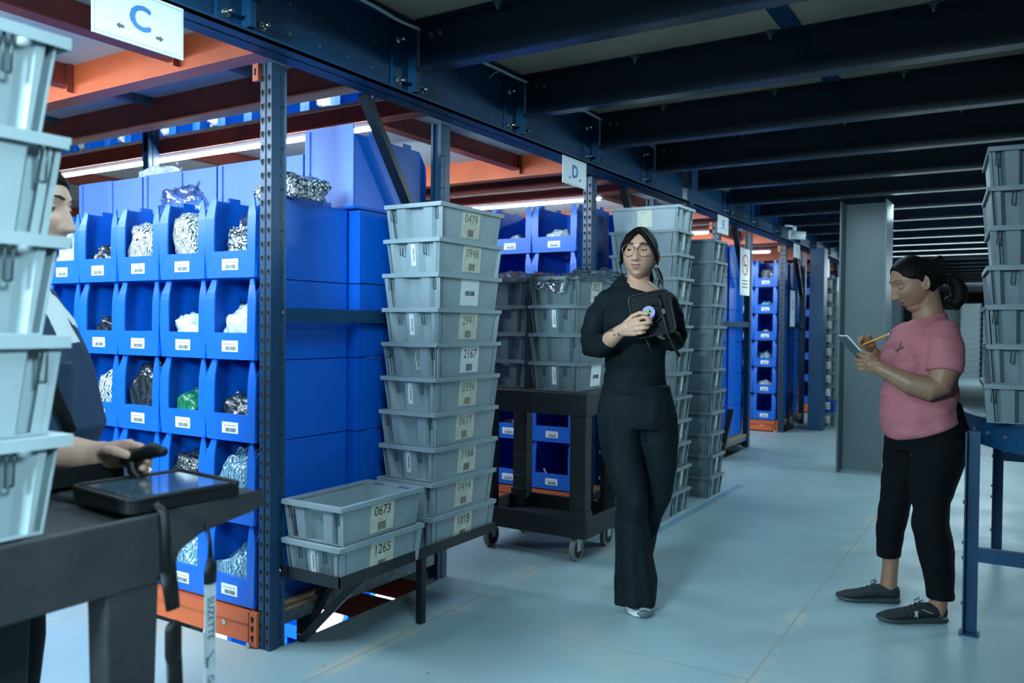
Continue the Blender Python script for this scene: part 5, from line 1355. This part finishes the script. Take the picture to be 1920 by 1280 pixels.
finger(m, [K[0], V((.452, -.245, .950)), V((.470, -.255, .938)), V((.474, -.262, .925))], .0092)
finger(m, [K[1], V((.458, -.238, .932)), V((.470, -.248, .918)), V((.464, -.262, .910))], .0092)
finger(m, [K[2], V((.452, -.226, .915)), V((.460, -.240, .902)), V((.450, -.256, .898))], .0090)
finger(m, [K[3], V((.440, -.212, .902)), V((.444, -.226, .892)), V((.434, -.244, .890))], .0082)
finger(m, [V((.372, -.232, .935)), V((.392, -.256, .945)), V((.415, -.268, .944)), V((.436, -.270, .938))], .0105)
m.tube([V((.0, .19, 1.20)), V((-.04, .235, 1.05)), V((-.05, .24, .95)), V((.02, .23, .84)), V((.05, .22, .80))], [.05, .046, .042, .032, .036], 16, round_=True)
m.loft([(.02, 0, 1.26, .09, .12), (.03, 0, 1.20, .10, .17), (.04, 0, 1.05, .12, .15), (.04, 0, .85, .12, .14), (.03, 0, .78, .11, .13)], 28)
m.tube([V((.05, -.085, .80)), V((.085, -.09, .50)), V((.05, -.09, .06))], [.08, .06, .036], 18, round_=True)
m.tube([V((.0, .085, .80)), V((-.02, .09, .50)), V((-.05, .09, .06))], [.08, .06, .036], 18, round_=True)
m.tube([V((.02, -.15, 1.20)), V((.03, -.19, 1.18))], [.05, .052], 16, round_=True); m.tube([V((.0, .15, 1.2)), V((.0, .19, 1.18))], [.05, .05], 16, round_=True)
lt3 = lips_test(hc, hrot, hk)
put('body', fuse(m, .0032, [SKIN3, LIP2], 'body', 1, lambda c: 1 if lt3(c) else 0), MN)
eyes(MN, hc, hrot, hk, 0, skin=SKIN3)
m = MB(); m.ell(hc, HR, 90, 70, 0, cap_fn(hk, lambda x, y: (.02-.9*max(0, y+.045)) if y > -.045 else .066-6*x*x, 1.09), hrot)
put('hair', fuse(m, .0045, [HAIR], 'hair', 2), MN)
m = MB()
m.loft([(.02, 0, 1.30, .07, .07), (.02, 0, 1.26, .10, .15), (.03, 0, 1.20, .125, .20), (.05, 0, 1.08, .150, .195), (.06, 0, .96, .160, .185), (.05, 0, .86, .155, .175)], 36)
m.tube([V((.02, -.17, 1.22)), V((.035, -.205, 1.12)), V((.05, -.205, 1.04))], [.062, .062, .058], 20)
m.tube([V((.0, .17, 1.22)), V((.01, .215, 1.12)), V((.03, .215, 1.04))], [.062, .062, .058], 20)
put('shirt', fuse(m, .007, [WSHIRT], 'shirt', 2), MN)
m = MB()
m.loft([(.02, 0, 1.31, .075, .085), (.015, 0, 1.27, .105, .150), (.022, 0, 1.20, .134, .190), (.042, -.004, 1.08, .165, .208), (.060, -.006, .96, .185, .200), (.04, 0, .875, .165, .185)], 40)
vm = fuse(m, .006, [VEST, WSHIRT], 'vest', 2, lambda c: 1 if (c.x > .05 and -.035 < c.y < .05 and c.z > 1.15) else 0); folds(vm, .006, (9, 9, 7), 31)
put('vest', vm, MN)
m = MB(); m.box(.135, .20, -.215, -.150, .0, .13); o = m.build('vest_pocket', VEST, MN, (-.035, .02, .98), R(24), .006)
MB().tube([V((.10, -.165, 1.27)), V((.165, -.150, 1.18)), V((.205, -.135, 1.08)), V((.245, -.115, .96))], [(.004, .013)]*4, 8, ref=(1, -.6, 0)).build('zip_edge', RUBBER, MN)
m = MB()
m.loft([(.03, 0, .92, .130, .165), (.03, 0, .84, .130, .165), (.02, 0, .78, .13, .16)], 30)
m.tube([V((.055, -.085, .80)), V((.085, -.09, .50)), V((.05, -.09, .10)), V((.05, -.09, .03))], [.100, .080, .066, .068], 22)
m.tube([V((.0, .085, .80)), V((-.02, .09, .50)), V((-.05, .09, .10)), V((-.05, .09, .03))], [.100, .080, .066, .068], 22)
put('trousers', fuse(m, .007, [PANTB], 'trousers', 2), MN)
sneaker(MN, (.22, -.09, 0), (-.05, -.09, 0), .10, .08, SHOEB, SHOESOLE); sneaker(MN, (.11, .09, 0), (-.16, .09, 0), .10, .08, SHOEB, SHOESOLE)
def Mw(p): return Vector((-2.008, .978, 0))+rw @ Vector(p)
SCN = thing('barcode_scanner', 'black handheld scanner gripped over the tablet by the man at the left', 'scanner')
SCN.location = Mw((.455, -.262, .935)); SCN.rotation_euler = (0, 0, yaw)
MB().tube([V((-.030, .006, -.010)), V((.0, .002, .002)), V((.032, -.004, .012)), V((.048, -.006, .010))], [(.009, .010), (.013, .014), (.016, .018), (.011, .014)], 18, round_=True).build('scanner_head', RUBBER, SCN)
MB().tube([V((-.016, .004, -.006)), V((-.010, .002, -.030)), V((.004, .0, -.046))], [(.009, .010), (.010, .012), (.008, .010)], 14, round_=True).build('handle', RUBBER, SCN)
